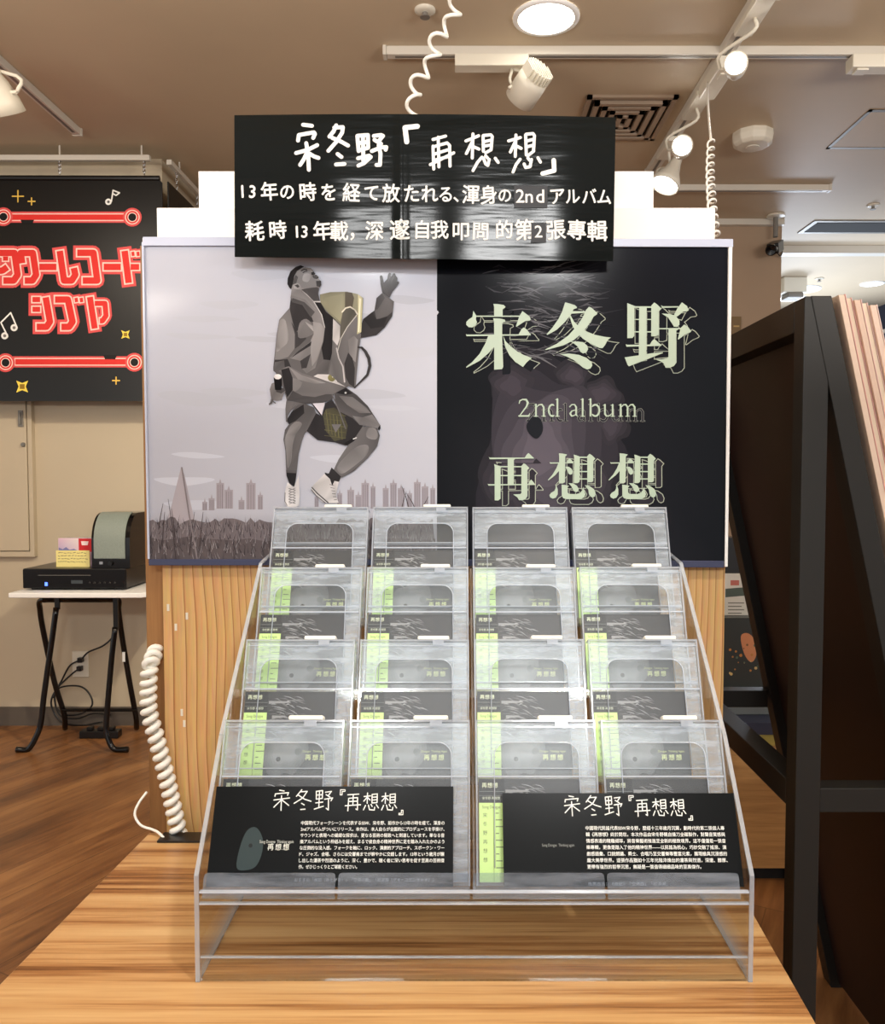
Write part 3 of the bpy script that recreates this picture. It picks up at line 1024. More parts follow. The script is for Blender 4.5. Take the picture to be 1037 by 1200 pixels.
G['dong'] = [[(283, 95), (400, 130), (428, 155), (420, 168), (385, 180), (345, 255), (280, 335), (180, 430), (68, 492), (55, 485), (130, 400), (200, 300), (245, 210)],
             [(348, 204), (545, 204), (545, 222), (335, 236)],
             [(572, 150), (600, 160), (672, 225), (672, 240), (630, 268), (560, 380), (480, 480), (380, 560), (260, 620), (48, 676), (40, 668), (180, 600), (320, 500), (430, 380), (500, 270), (535, 190)],
             [(330, 250), (350, 258), (390, 330), (460, 400), (540, 448), (640, 490), (760, 515), (838, 524), (800, 555), (765, 620), (738, 652), (700, 652), (600, 605), (500, 540), (420, 460), (375, 390)],
             [(348, 575), (430, 572), (500, 580), (550, 622), (562, 665), (540, 705), (500, 718), (470, 700), (430, 630), (390, 598)],
             [(222, 728), (330, 718), (450, 735), (540, 770), (605, 825), (612, 865), (590, 900), (550, 912), (500, 890), (390, 800), (300, 755)]]
G['ye'] = [[(104, 106), (205, 145), (190, 165), (190, 505), (165, 530), (104, 532)],
           [(190, 145), (400, 145), (400, 163), (190, 163)], [(185, 298), (400, 298), (400, 310), (185, 310)], [(185, 448), (400, 448), (400, 462), (185, 462)],
           [(248, 150), (340, 150), (336, 760), (244, 760)],
           [(432, 98), (465, 120), (518, 172), (488, 205), (488, 495), (440, 510), (394, 508), (396, 135)],
           [(84, 605), (105, 612), (518, 608), (518, 626), (95, 636)], [(375, 612), (405, 565), (432, 540), (470, 575), (518, 614)],
           [(72, 765), (245, 740), (400, 715), (538, 702), (534, 714), (330, 795), (122, 875), (105, 850)],
           [(512, 132), (540, 145), (725, 143), (725, 158), (530, 164)],
           [(768, 96), (830, 142), (852, 190), (840, 202), (780, 212), (720, 262), (678, 285), (660, 270), (712, 170)],
           [(522, 232), (620, 238), (690, 258), (738, 320), (738, 370), (710, 396), (670, 392), (645, 350), (600, 282)],
           [(480, 410), (760, 408), (760, 422), (480, 424)],
           [(796, 365), (835, 388), (882, 445), (872, 460), (800, 492), (728, 548), (718, 545), (752, 408)],
           [(604, 415), (742, 415), (700, 440), (700, 830), (670, 870), (620, 892), (570, 892), (545, 840), (520, 818), (450, 792), (520, 790), (590, 775), (604, 760)]]
G['zai'] = [[(166, 203), (185, 210), (848, 210), (848, 224), (180, 236)], [(710, 214), (740, 165), (768, 140), (805, 175), (850, 216)],
            [(452, 220), (572, 222), (546, 250), (546, 624), (452, 624)],
            [(246, 308), (290, 325), (362, 350), (345, 372), (344, 835), (310, 862), (255, 860), (254, 350)],
            [(340, 340), (660, 340), (660, 358), (340, 358)], [(340, 474), (660, 474), (660, 492), (340, 492)],
            [(148, 608), (165, 614), (868, 612), (868, 626), (160, 636)], [(760, 618), (785, 570), (808, 545), (835, 570), (870, 618)],
            [(696, 298), (725, 312), (780, 368), (752, 400), (752, 795), (725, 840), (680, 858), (625, 858), (600, 815), (535, 770), (640, 765), (660, 750), (660, 340)]]
G['xiang'] = [[(258, 145), (320, 150), (380, 162), (376, 176), (355, 192), (350, 585), (320, 602), (258, 602), (262, 200)],
              [(116, 276), (130, 284), (478, 282), (478, 296), (125, 302)], [(375, 286), (395, 240), (420, 222), (450, 245), (480, 286)],
              [(250, 295), (265, 295), (262, 410), (200, 480), (130, 535), (98, 558), (90, 550), (160, 470), (220, 370)],
              [(355, 348), (410, 350), (450, 380), (468, 420), (458, 462), (425, 470), (400, 450), (380, 390)],
              [(482, 165), (530, 178), (585, 200), (576, 225), (572, 575), (545, 598), (484, 598), (490, 210)],
              [(570, 196), (690, 196), (690, 216), (570, 216)], [(570, 300), (690, 300), (690, 318), (570, 318)], [(570, 414), (690, 414), (690, 432), (570, 432)], [(570, 526), (690, 526), (690, 544), (570, 544)],
              [(722, 152), (760, 175), (810, 225), (780, 262), (780, 570), (755, 585), (690, 586), (688, 190)],
              [(212, 620), (240, 690), (240, 770), (210, 820), (165, 835), (125, 815), (114, 780), (140, 745), (190, 715), (206, 680)],
              [(298, 620), (360, 628), (412, 640), (390, 660), (390, 740), (410, 762), (520, 765), (580, 748), (615, 700), (632, 655), (645, 720), (662, 770), (640, 815), (590, 842), (380, 842), (325, 828), (302, 790)],
              [(402, 597), (470, 602), (530, 635), (560, 690), (545, 728), (510, 735), (480, 715), (450, 650)],
              [(650, 628), (720, 640), (790, 690), (815, 750), (805, 800), (770, 818), (740, 805), (715, 770), (705, 700)]]
ol = Print(ppt)
lt = Print(ppt)
glyph_at = [('song', 540, 345, 100, 0), ('dong', 635, 345, 100, 0), ('ye', 725, 345, 100, 0), ('zai', 560, 520, 80, 0), ('xiang', 635, 520, 80, 0), ('xiang', 706, 520, 80, 0)]
for gname, x0, y0, w_, _ in glyph_at:
    off = 9.2 if w_ == 100 else 9.2
    ou = sq(x0 + off, y0 + off * 0.66, w_)
    for pg in G[gname]:
        q = ou(pg)
        ol.poly(grow(q, 0.55), (176, 184, 168), 3.0)
    for pg in G[gname]:
        ol.poly(grow(ou(pg), -0.35), (48, 45, 52) if w_ == 80 else (25, 27, 33), 3.4)
    tr_ = sq(x0, y0, w_)
    for pg in G[gname]:
        lt.poly(tr_(pg), LET, 4.0)
# "2nd album" in a light roman face, drawn stroke by stroke
T_ = lambda pts, dx=0, dy=0: [(600 + x / 6.285 + dx, 455 + y / 6.285 + dy) for x, y in pts]


def arc(cx, cy, rx, ry, a0, a1, n=12):
    return [(cx + rx * math.cos(math.radians(a0 + (a1 - a0) * k / n)), cy + ry * math.sin(math.radians(a0 + (a1 - a0) * k / n))) for k in range(n + 1)]


rom = []                                      # (points, widths) in crop units
rom.append(([(52, 112), (58, 92), (78, 82), (104, 84), (116, 106), (108, 132), (54, 205)], [6, 9, 9, 14, 16, 12, 6]))
rom.append(([(52, 204), (122, 204), (132, 184)], [12, 12, 4]))


def stem(x, y0, y1, foot=True, head=True):
    rom.append(([(x, y0), (x, y1)], [13, 13]))
    if foot:
        rom.append(([(x - 15, y1 + 1), (x + 15, y1 + 1)], [5, 5]))
    if head:
        rom.append(([(x - 14, y0 + 4), (x, y0)], [4, 6]))


stem(176, 120, 205)
rom.append(([(180, 140), (198, 122), (220, 120), (232, 138)], [5, 9, 11, 13]))
stem(233, 138, 205, True, False)
rom.append((arc(296, 163, 26, 42, -60, -300, 14), [6] + [13] * 13 + [6]))
stem(334, 80, 205)
rom.append(([(425, 136), (440, 120), (460, 120), (472, 138), (472, 195), (482, 206)], [10, 8, 9, 13, 13, 5]))
rom.append(([(472, 158), (440, 168), (428, 186), (438, 204), (456, 202), (472, 188)], [6, 9, 13, 11, 7, 5]))
stem(520, 80, 205)
stem(578, 80, 203, False)
rom.append((arc(613, 163, 30, 42, -140, 140, 14), [6] + [13] * 13 + [6]))
stem(684, 122, 190, False)
rom.append(([(684, 188), (694, 204), (714, 204), (738, 184)], [13, 10, 8, 5]))
stem(741, 122, 205)
stem(800, 120, 205)
rom.append(([(804, 140), (820, 122), (838, 120), (850, 138)], [5, 9, 11, 13]))
stem(851, 138, 205, True, False)
rom.append(([(855, 140), (872, 122), (890, 120), (902, 138)], [5, 9, 11, 13]))
stem(903, 138, 205, True, False)
for pts, ws in rom:
    ol.stroke(T_(pts, 9.4, 5.6), [(w_ + 5) / 6.285 for w_ in ws], (150, 154, 146), 3.0)
for pts, ws in rom:
    ol.stroke(T_(pts, 9.4, 5.6), [max(0.3, w_ / 6.285 - 0.1) for w_ in ws], (44, 43, 50), 3.4)
for pts, ws in rom:
    lt.stroke(T_(pts), [w_ / 6.285 for w_ in ws], LET, 4.0)
ol.build('outline_lettering', M['ink'], po)

lt.base = 0.0024
lt.build('lettering', M['inkletter'], po)

# clear holder rails round the poster
def rail(q, t, m, label=None):
    o = MB().prism([at(u, v, PY - 0.0022) for u, v in q], (0, -t, 0)).build('holder_rail', m, po, bevel=0.0008)
    if label:
        o['label'] = label


rail([(168, 278), (276, 278), (276, 288.5), (168, 288.5)], 0.003, M['sleeve'])
rail([(276, 278.2), (858.5, 280.5), (858.5, 290), (276, 288.5)], 0.003, M['sleeve'])
rail([(853.4, 290), (857.6, 290), (852.2, 664), (848.6, 664)], 0.003, M['white'], 'thin white right edge rail')
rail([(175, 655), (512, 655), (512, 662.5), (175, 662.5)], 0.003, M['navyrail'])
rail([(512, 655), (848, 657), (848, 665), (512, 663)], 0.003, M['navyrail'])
rail([(166.5, 284), (169, 284), (176, 655), (173.5, 655)], 0.003, M['sleeve'])

# ------------------------------------------------------------------ black handwritten sign
sg = thing('handwritten_sign', 'glossy black sign with white handwritten title hanging over the poster top', 'sign', at(498, 302, 1.37))


def bY(u):
    t = (u - 498) / 223
    return 1.352 + 0.010 * t * t + 0.0012 * math.sin(u * 0.045) - 0.0015 * math.exp(-((u - 470) / 6) ** 2)


def bpt(u, v, l):
    return at(u, v, bY(u) - l)


sh = MB()
NU, NV = 150, 50
vs = []
for j in range(NV + 1):
    for i in range(NU + 1):
        fu, fv = i / NU, j / NV
        tl, tr, bl, br = (274.5, 135), (721.5, 137.5), (275, 301), (718.5, 306)
        u = (tl[0] * (1 - fu) + tr[0] * fu) * (1 - fv) + (bl[0] * (1 - fu) + br[0] * fu) * fv
        v = (tl[1] * (1 - fu) + tr[1] * fu) * (1 - fv) + (bl[1] * (1 - fu) + br[1] * fu) * fv
        v += -2.5 * math.sin(math.pi * fu) * (1 - fv)
        p = bpt(u, v, 0)
        vs.append(p)
n = len(vs)
vs += [p + Vector((0, 0.0012, 0)) for p in vs]
fs = []
for j in range(NV):
    for i in range(NU):
        a = j * (NU + 1) + i
        fs.append((a, a + 1, a + NU + 2, a + NU + 1))
        fs.append((a + n + NU + 1, a + n + NU + 2, a + n + 1, a + n))
sh.add(vs, fs, lin((16, 20, 20)))
sh.build('sign_sheet', M['vinyl'], sg, smooth=True)
WH = (240, 240, 236)
wr = Print(bpt, base=1.1e-3)
K1 = lambda pts: [(340 + x / 6.48, 140 + y / 6.48) for x, y in pts]
K2 = lambda pts: [(490 + x / 5.76, 140 + y / 5.76) for x, y in pts]
t1 = [[(98, 40), (165, 48)], [(60, 160), (66, 118), (120, 108), (180, 98), (188, 110), (175, 140)], [(45, 255), (130, 232), (205, 195)], [(122, 180), (138, 280), (142, 382)],
      [(128, 250), (105, 300), (76, 345)], [(140, 255), (180, 280), (215, 292)],
      [(350, 45), (330, 90), (298, 130)], [(335, 62), (400, 58), (395, 100), (350, 170), (290, 238)], [(320, 140), (380, 165), (440, 198)], [(360, 262), (390, 285)], [(348, 342), (412, 338)],
      [(510, 125), (520, 240)], [(512, 124), (590, 118), (592, 215), (524, 235)], [(552, 122), (556, 320)], [(518, 180), (590, 170)], [(515, 295), (600, 275)], [(518, 350), (560, 332), (612, 285)],
      [(635, 125), (690, 118), (705, 125), (668, 170)], [(640, 155), (690, 185)], [(620, 240), (690, 212), (730, 210), (725, 230)], [(672, 195), (686, 260), (682, 345), (655, 345)],
      ]
for s_ in t1:
    wr.stroke(K1(s_), 4.6, WH, 1)
wr.stroke(K1([(885, 170), (872, 62), (965, 52)]), 6.0, WH, 1)
wr.build('title_writing', M['matteink'], sg)
wr = Print(bpt, base=1.1e-3)
t2 = [[(100, 135), (185, 112)], [(135, 120), (140, 320)], [(100, 180), (105, 335)], [(100, 185), (195, 158), (212, 175), (215, 315)], [(105, 235), (200, 205)], [(82, 305), (240, 225)], [(110, 275), (205, 250)],
      [(322, 145), (408, 110)], [(370, 98), (365, 260)], [(365, 150), (325, 230)], [(365, 180), (410, 200)], [(438, 110), (440, 215)], [(440, 108), (490, 104), (500, 115), (492, 205), (455, 225)], [(445, 150), (490, 140)], [(445, 180), (490, 172)],
      [(370, 345), (400, 290), (430, 255)], [(440, 260), (455, 300), (470, 310), (480, 270)], [(455, 245), (470, 262)], [(520, 262), (540, 290)],
      [(610, 145), (690, 122)], [(660, 105), (655, 250)], [(655, 150), (622, 220)], [(655, 175), (695, 195)], [(725, 105), (730, 240)], [(728, 100), (775, 95), (785, 110), (778, 215), (740, 245)], [(733, 145), (775, 135)], [(733, 185), (772, 175)],
      [(640, 355), (660, 305), (688, 268)], [(715, 300), (725, 325), (755, 318), (765, 270)], [(740, 260), (752, 275)], [(808, 258), (825, 288)]]
for s_ in t2:
    wr.stroke(K2(s_), 3.6, WH, 1)
wr.stroke(K2([(915, 275), (918, 345), (840, 365)]), 5.4, WH, 1)
wr.build('title_writing', M['matteink'], sg)
w2 = Print(bpt, base=1.1e-3)
rnd = random.Random(8)
L2 = [('1', 52, 24), ('3', 77, 24), ('年', 120, 27), ('の', 165, 24), ('時', 218, 27), ('を', 270, 26), ('経', 328, 27), ('て', 379, 25), ('放', 428, 27), ('た', 480, 26), ('れ', 526, 26), ('る', 566, 24), ('、', 592, 24), ('渾', 630, 27), ('身', 675, 27), ('の', 716, 22),
      ('ア', 850, 25), ('ル', 888, 23), ('バ', 930, 23), ('ム', 968, 23)]
for ch, x, s_ in L2:
    w2.char(ch, 260 + x / 2.16, 120 + (226 + (x - 50) * 0.016) / 2.16, s_ * 0.86, WH, 1, 0.020, rnd.uniform(-0.08, 0.05), 0.92)
w2.build('writing', M['matteink'], sg)
w2 = Print(bpt, base=1.1e-3)
L3 = [('耗', 83, 27), ('時', 142, 25), ('1', 190, 21), ('3', 209, 21), ('年', 254, 26), ('載', 297, 26), ('，', 330, 26), ('深', 386, 26), ('邃', 450, 28), ('自', 507, 25), ('我', 551, 25), ('叩', 605, 25), ('問', 655, 24), ('的', 715, 25), ('第', 766, 28), ('張', 846, 27), ('專', 898, 27), ('輯', 950, 28)]
for ch, x, s_ in L3:
    w2.char(ch, 260 + x / 2.16, 120 + (326 + 2 * math.sin(x)) / 2.16, s_ * 0.92, WH, 1, 0.020, rnd.uniform(-0.08, 0.05), 0.95)
w2.build('writing', M['matteink'], sg)
for (u0, u1, v0, v1), chs in (((602.5, 641.5, 217.5, 243.5), (('2', 609.5, 230, 22), ('n', 620, 230, 22), ('d', 633, 230, 22))), ((622.5, 640, 261, 284), (('2', 631, 271.5, 20),))):
    pa = Print(bpt, base=1.6e-3)
    for k in range(8):
        pa.poly([(u0 + (u1 - u0) * k / 8, v0), (u0 + (u1 - u0) * (k + 1) / 8, v0), (u0 + (u1 - u0) * (k + 1) / 8, v1), (u0 + (u1 - u0) * k / 8, v1)], (58, 60, 64), 1)
    for ch, x, y, s_ in chs:
        pa.char(ch, x, y, s_, WH, 2, 0.012)
    o = pa.build('correction_patch', M['matteink'], sg)
    o['label'] = 'dark grey stuck-on patch reading ' + ''.join(c[0] for c in chs)

# ------------------------------------------------------------------ clear acrylic stepped rack
RC, RH = 0.016, 0.337                        # centre and half width
FY = 0.966                                   # its front
rk = thing('acrylic_rack', 'clear stepped acrylic rack on the wooden platform, holding rows of security cases', 'display rack', (RC, 1.15, PT))
zz = lambda d: H + d
prof = [(FY, PT), (FY, zz(-0.482)), (1.075, zz(-0.345)), (1.30, zz(-0.140)), (1.385, zz(-0.130)), (1.385, PT)]
for s_ in (-1, 1):
    x = RC + s_ * RH
    o = MB().prism([(x, y, z + 0.0003) for y, z in prof], (-s_ * 0.005, 0, 0)).build('side_panel', M['acryl'], rk)
    e = MB()
    for (y0, z0), (y1, z1) in zip(prof[:4], prof[1:5]):
        e.beam((x - s_ * 0.0025, y0, z0), (x - s_ * 0.0025, y1, z1), 0.0052, 0.0024)
    e.beam((x - s_ * 0.0025, FY, PT + 0.002), (x - s_ * 0.0025, 1.17, PT + 0.002), 0.0052, 0.0024)
    e.build('polished_edge', M['edge'], o)
xi0, xi1 = RC - RH + 0.0055, RC + RH - 0.0055
LEAN = math.radians(21.8)
sn, cs = math.sin(LEAN), math.cos(LEAN)
CH = 0.198                                   # case height
rows = [(1.06, -0.322), (1.172, -0.238), (1.264, -0.1435), (1.355, -0.054)]   # top edge of the cases in each row, front row first
feet = [(y - CH * sn, H + z - CH * cs) for y, z in rows]
# base band under the front row
o = MB().box((xi0, FY + 0.001, zz(-0.517)), (xi1, FY + 0.004, zz(-0.502))).build('front_band', M['acryl'], rk)
MB().box((xi0, FY - 0.0004, zz(-0.5035)), (xi1, FY + 0.005, zz(-0.5015))).box((xi0, FY - 0.0004, zz(-0.5175)), (xi1, FY + 0.005, zz(-0.516))).build('band_edge', M['ridge'], rk)
MB().box((xi0, FY + 0.001, PT + 0.0003), (xi1, FY + 0.004, PT + 0.030)).build('kick_strip', M['acryl'], rk)
MB().box((xi0, FY + 0.001, PT + 0.0285), (xi1, FY + 0.0045, PT + 0.030)).build('strip_edge', M['edge'], rk)
MB().box((xi0, 1.165, PT + 0.0003), (xi1, 1.168, zz(-0.44))).build('back_panel', M['acryl'], rk)
for i, (fy, fz) in enumerate(feet):
    m_ = MB()
    a = Vector((xi0, fy - 0.006 * cs, fz - 0.0015 + 0.006 * sn))
    m_.slab(a, (xi1 - xi0, 0, 0), (0, 0.046 * cs, -0.046 * sn), (0, -0.0025 * sn, -0.0025 * cs))
    m_.build('step_shelf', M['acryl'], rk)
    if i:
        m_ = MB()
        p = Vector((xi0, fy - 0.006 * cs, fz + 0.006 * sn))
        m_.slab(p, (xi1 - xi0, 0, 0), (0, 0.012 * sn, 0.012 * cs), (0, -0.002 * cs, 0.002 * sn))
        m_.build('step_lip', M['acredge'], rk)
# divider down the middle
dv = [(0.975, zz(-0.505)), (0.982, zz(-0.470)), (1.085, zz(-0.352)), (1.31, zz(-0.15)), (1.38, zz(-0.15)), (1.38, zz(-0.40)), (1.17, zz(-0.5))]
MB().prism([(RC - 0.0012, y, z) for y, z in dv], (0.0024, 0, 0)).build('divider', M['acryl'], rk)
e = MB()
for (y0, z0), (y1, z1) in zip(dv[:4], dv[1:4]):
    e.beam((RC, y0, z0), (RC, y1, z1), 0.0026, 0.0016)
e.build('divider_edge', M['acredge'], rk)
# clear label lips along the front
fy, fz = feet[0]
lip_o = Vector((0, fy, fz)) + Vector((0, -cs, sn)) * 0.0145
for k in range(4):
    x0 = xi0 + 0.003 + k * 0.1635
    x1 = x0 + 0.160
    pts = []
    for (x, h_) in ((x0, -0.012), (x1, -0.012), (x1, 0.012), (x1 - 0.001, 0.0155), (x1 - 0.004, 0.017), (x0 + 0.004, 0.017), (x0 + 0.001, 0.0155), (x0, 0.012)):
        pts.append(Vector((x, lip_o.y + h_ * sn, lip_o.z + h_ * cs)))
    MB().prism(pts, Vector((0, -cs, sn)) * 0.002).build('label_lip', M['frost'], rk)

# ------------------------------------------------------------------ security cases and the albums in them
CW, CT = 0.157, 0.021
AW, AH = 0.130, 0.122


def caseparts(root):
    m_ = MB()
    h = CW / 2
    m_.box((-h, 0, 0), (h, 0.0012, CH))
    m_.box((-h, CT - 0.0012, 0), (h, CT, CH))
    for x in (-h, h - 0.0015):
        m_.box((x, 0.0014, 0), (x + 0.0015, CT - 0.0014, CH))
    m_.box((-h + 0.0016, 0.0014, 0), (h - 0.0016, CT - 0.0014, 0.0015))
    m_.build('shell', M['case'], root, origin='local')
    m_ = MB()
    r, ax, top = 0.017, 0.0545, CH - 0.0275
    pts = [(-h + 0.003, AH + 0.008), (-h + 0.003, CH - 0.003), (h - 0.003, CH - 0.003), (h - 0.003, 0.004), (ax + 0.002, 0.004)]
    pts += [(ax - r + r * math.cos(t), top - r + r * math.sin(t)) for t in [k * math.pi / 12 for k in range(7)]]
    pts += [(-ax + r - r * math.sin(t), top - r + r * math.cos(t)) for t in [k * math.pi / 12 for k in range(7)]]
    pts += [(-ax, AH + 0.008)]
    m_.prism([(x, 0.0016, z) for x, z in pts], (0, 0.0006, 0))
    m_.build('grip_sheen_panel', M['grip'], root, origin='local')  # added sheet: scuffs and bluish sheen put into its milky colour
    m_ = MB()
    m_.box((-h, -0.0012, CH - 0.0012), (h, CT + 0.001, CH + 0.0012))
    m_.box((-h + 0.002, -0.001, CH - 0.0085), (h - 0.002, -0.0001, CH - 0.007))
    for x in (-h, h - 0.0022):
        m_.box((x, -0.001, 0), (x + 0.0022, -0.0001, CH - 0.0014))
    m_.build('rim', M['caserim'], root, origin='local')
    # raised arch line of the grip
    r = 0.017
    ax0, ax1, top = -0.0545, 0.0545, CH - 0.0275
    path = [Vector((ax0 - 0.001, -0.0012, 0.02))]
    path += [Vector((ax0 + r - r * math.cos(t), -0.0012, top - r + r * math.sin(t))) for t in [k * math.pi / 16 for k in range(9)]]
    path += [Vector((ax1 - r + r * math.sin(t), -0.0012, top - r + r * math.cos(t))) for t in [k * math.pi / 16 for k in range(9)]]
    path += [Vector((ax1 + 0.001, -0.0012, 0.02))]
    MB().tube(path, 0.0007, 6).build('grip_ridge', M['ridge'], root, smooth=True, origin='local')
    m_ = MB()
    m_.box((-h + 0.003, -0.0022, AH + 0.0055), (h - 0.003, -0.0001, AH + 0.0075))
    m_.box((-h + 0.004, 0.003, AH + 0.016), (h - 0.004, CT - 0.003, AH + 0.0172))
    m_.build('inner_bar', M['ridge'], root, origin='local')
    m_ = MB()
    m_.box((0.004, 0.002, CH + 0.0014), (0.050, CT - 0.003, CH + 0.0075))
    t = m_.build('lock_tab', M['tab'], root, bevel=0.0022, origin='local')
    MB().box((0.026, -0.0022, CH - 0.007), (0.042, -0.0013, CH + 0.0005)).build('catch', M['caserim'], t, origin='local')


def apt(x, z, l):
    """cover drawing: x from the left edge, z up from the bottom, metres"""
    return Vector((-0.0745 + x, 0.0050 - l, 0.0035 + z))


LIME = (214, 244, 152)


def albumparts(root):
    m_ = MB().box((-0.0745, 0.005, 0.0035), (-0.0745 + AW, 0.0155, 0.0035 + AH))
    m_.build('sleeve', M['gloss'], root, origin='local')
    c = Print(apt)
    c.grad([(0, 0), (AW, 0), (AW, AH), (0, AH)], [(40, 42, 44), (30, 31, 33), (52, 52, 54), (60, 60, 62)], 0.5)
    rn = random.Random(21)
    for k in range(5):
        g_ = 96 + k * 11
        pts = []
        for q in range(12):
            an = 6.2832 * q / 12
            rx, ry = 0.027 - 0.003 * k, 0.036 - 0.005 * k
            j = 1 + 0.2 * math.sin(2 * an + 1) + 0.1 * math.sin(5 * an)
            pts.append((0.062 + rx * j * math.cos(an), 0.038 + ry * j * math.sin(an)))
        c.poly(pts, (g_, g_, g_ + 3), 0.8 + 0.1 * k, 3)
    c.dot(0.053, 0.030, 0.0032, (30, 30, 32), 1.6)
    c.dot(0.080, 0.040, 0.005, (110, 110, 112), 1.5)
    for k in range(60):
        x, z = rn.uniform(0.034, 0.082), rn.uniform(0.066, 0.116)
        L_ = rn.uniform(0.005, 0.02)
        a_ = rn.uniform(-0.7, 0.25)
        g_ = rn.choice((90, 120, 150, 180)) - int(max(0, x - 0.06) * 1800)
        g_ = max(48, g_)
        c.stroke([(x, z), (x + L_ / 2, z + L_ / 2 * math.sin(a_) + 0.001), (x + L_, z + L_ * math.sin(a_))], [0.0003, rn.uniform(0.0006, 0.0022), 0.0003], (g_, g_, g_ + 2), 1.4, 'flat')
    for x0, x1, z in ((0.034, 0.062, 0.108), (0.04, 0.058, 0.088)):
        c.poly([(x0, z + 0.001), (x1, z + 0.0005), (x1 + 0.004, z - 0.0015), (x0, z - 0.003)], (150, 150, 152), 1.5)
    for k in range(260):
        x, z = rn.uniform(0.034, AW - 0.001), rn.uniform(0.002, AH - 0.002)
        g_ = rn.choice((66, 74, 24, 20))
        s_ = rn.uniform(0.0003, 0.0008)
        c.poly([(x, z), (x + s_, z), (x + s_, z + s_), (x, z + s_)], (g_, g_, g_), 0.75)
    c.build('cover_picture', M['coverink'], root, origin='local')
    t = Print(lambda u, v, l: apt(u, -v, l), base=9e-4)
    t.line('Song Dongye  Thinking Again', 0.078, -0.0405, 0.122, 0.0042, (210, 216, 150), 1.8, 0.005)
    t.char('再', 0.094, -0.032, 0.0085, (224, 230, 160), 1.8, 0.015)
    t.char('想', 0.104, -0.032, 0.0085, (224, 230, 160), 1.8, 0.015)
    t.char('想', 0.114, -0.032, 0.0085, (224, 230, 160), 1.8, 0.015)
    o_ = t.build('signature', M['matteink'], root, origin='local')
    b_ = Print(apt, base=1e-3)
    b_.poly([(0, 0), (0.0325, 0), (0.0325, 0.093), (0, 0.093)], LIME, 2.2)
    b_.poly([(0, 0.093), (0.0325, 0.093), (0.0325, AH), (0, AH)], (34, 36, 38), 2.2)
    b_.poly([(0, 0.1065), (0.0325, 0.1065), (0.0325, 0.1072), (0, 0.1072)], (120, 124, 120), 2.4)
    b_.poly([(0, 0.1015), (0.0325, 0.1015), (0.0325, 0.1020), (0, 0.1020)], (120, 124, 120), 2.4)
    b_.poly([(0.018, 0), (0.0184, 0), (0.0184, 0.093), (0.018, 0.093)], (96, 120, 70), 2.4)
    tb = Print(lambda u, v, l: apt(u, -v, l), base=1e-3)
    tb.items = b_.items
    for ch, x, z in (('再', 0.007, 0.114), ('想', 0.014, 0.114), ('想', 0.021, 0.114)):
        tb.char(ch, x, -z, 0.0068, (226, 232, 200), 2.6, 0.01)
    tb.line('宋冬野 再想想', 0.004, -0.0985, 0.027, 0.004, (220, 226, 200), 2.6)
    tb.line('Song Dongye', 0.004, -0.088, 0.027, 0.0052, (40, 52, 30), 2.6)
    for k, ch in enumerate('宋冬野再想想'):
        tb.char(ch, 0.0075, -(0.078 - k * 0.0105), 0.0058, (60, 78, 44), 2.6)
    for k in range(9):
        z = 0.080 - k * 0.008
        tb.poly([(0.021, -z), (0.021 + 0.004 + 0.004 * (k % 3), -z), (0.021 + 0.004 + 0.004 * (k % 3), -z - 0.0012), (0.021, -z - 0.0012)], (110, 134, 84), 2.6)
    tb.build('paper_band', M['matteink'], root, origin='local')['label'] = 'lime green paper band with a dark head'


rown = ['front row', 'second row from the front', 'third row from the front', 'back row']
coln = ['far left', 'second from left', 'third from left', 'far right']
case0 = thing('security_case', 'x', 'security case', group='clear security cases in the rack', rot=(-LEAN, 0, 0))
caseparts(case0)
alb0 = thing('cd_album', 'x', 'CD album', group='dark albums with lime bands in the cases', rot=(-LEAN, 0, 0))
albumparts(alb0)
rnd = random.Random(5)
for i, (fy, fz) in enumerate(feet):
    for c_ in range(4):
        x = RC - 0.0005 + (c_ - 1.5) * 0.1645
        j = Vector((0, cs, -sn)) * rnd.uniform(0.0, 0.004) + Vector((0, sn, cs)) * 0.0008
        loc = Vector((x, fy, fz)) + j
        l1 = 'clear security case with white lock tab, %s, %s' % (rown[i], coln[c_])
        l2 = 'dark lime-banded album in the %s case, %s' % (coln[c_], rown[i])
        if i == 0 and c_ == 0:
            case0.location, alb0.location = loc, loc
            case0['label'], alb0['label'] = l1, l2
        else:
            dup(case0, loc, l1)
            dup(alb0, loc, l2)

# ------------------------------------------------------------------ two black caption cards behind the front lips
def caption(name, label, x0, x1, ht, left, draw):
    org = Vector((0, feet[0][0], feet[0][1])) + Vector((0, -cs, sn)) * 0.0088
    th = thing(name, label, 'caption card', (x0, org.y, org.z))

    def cpt(u, v, l):
        return Vector((x0 + u, org.y, org.z)) + Vector((0, sn, cs)) * (v + 0.0005) + Vector((0, -cs, sn)) * l
    w_ = x1 - x0
    q = left
    MB().prism([cpt(0, 0, 0), cpt(w_, 0, 0), cpt(w_ + q[1], ht, 0), cpt(q[0], ht, 0)], Vector((0, cs, -sn)) * 0.0008).build('card', M['cardblack'], th)
    p = Print(lambda u, v, l: cpt(u, -v, l))
    draw(p, w_, ht)
    p.build('lettering', M['matteink'], th)
    return th


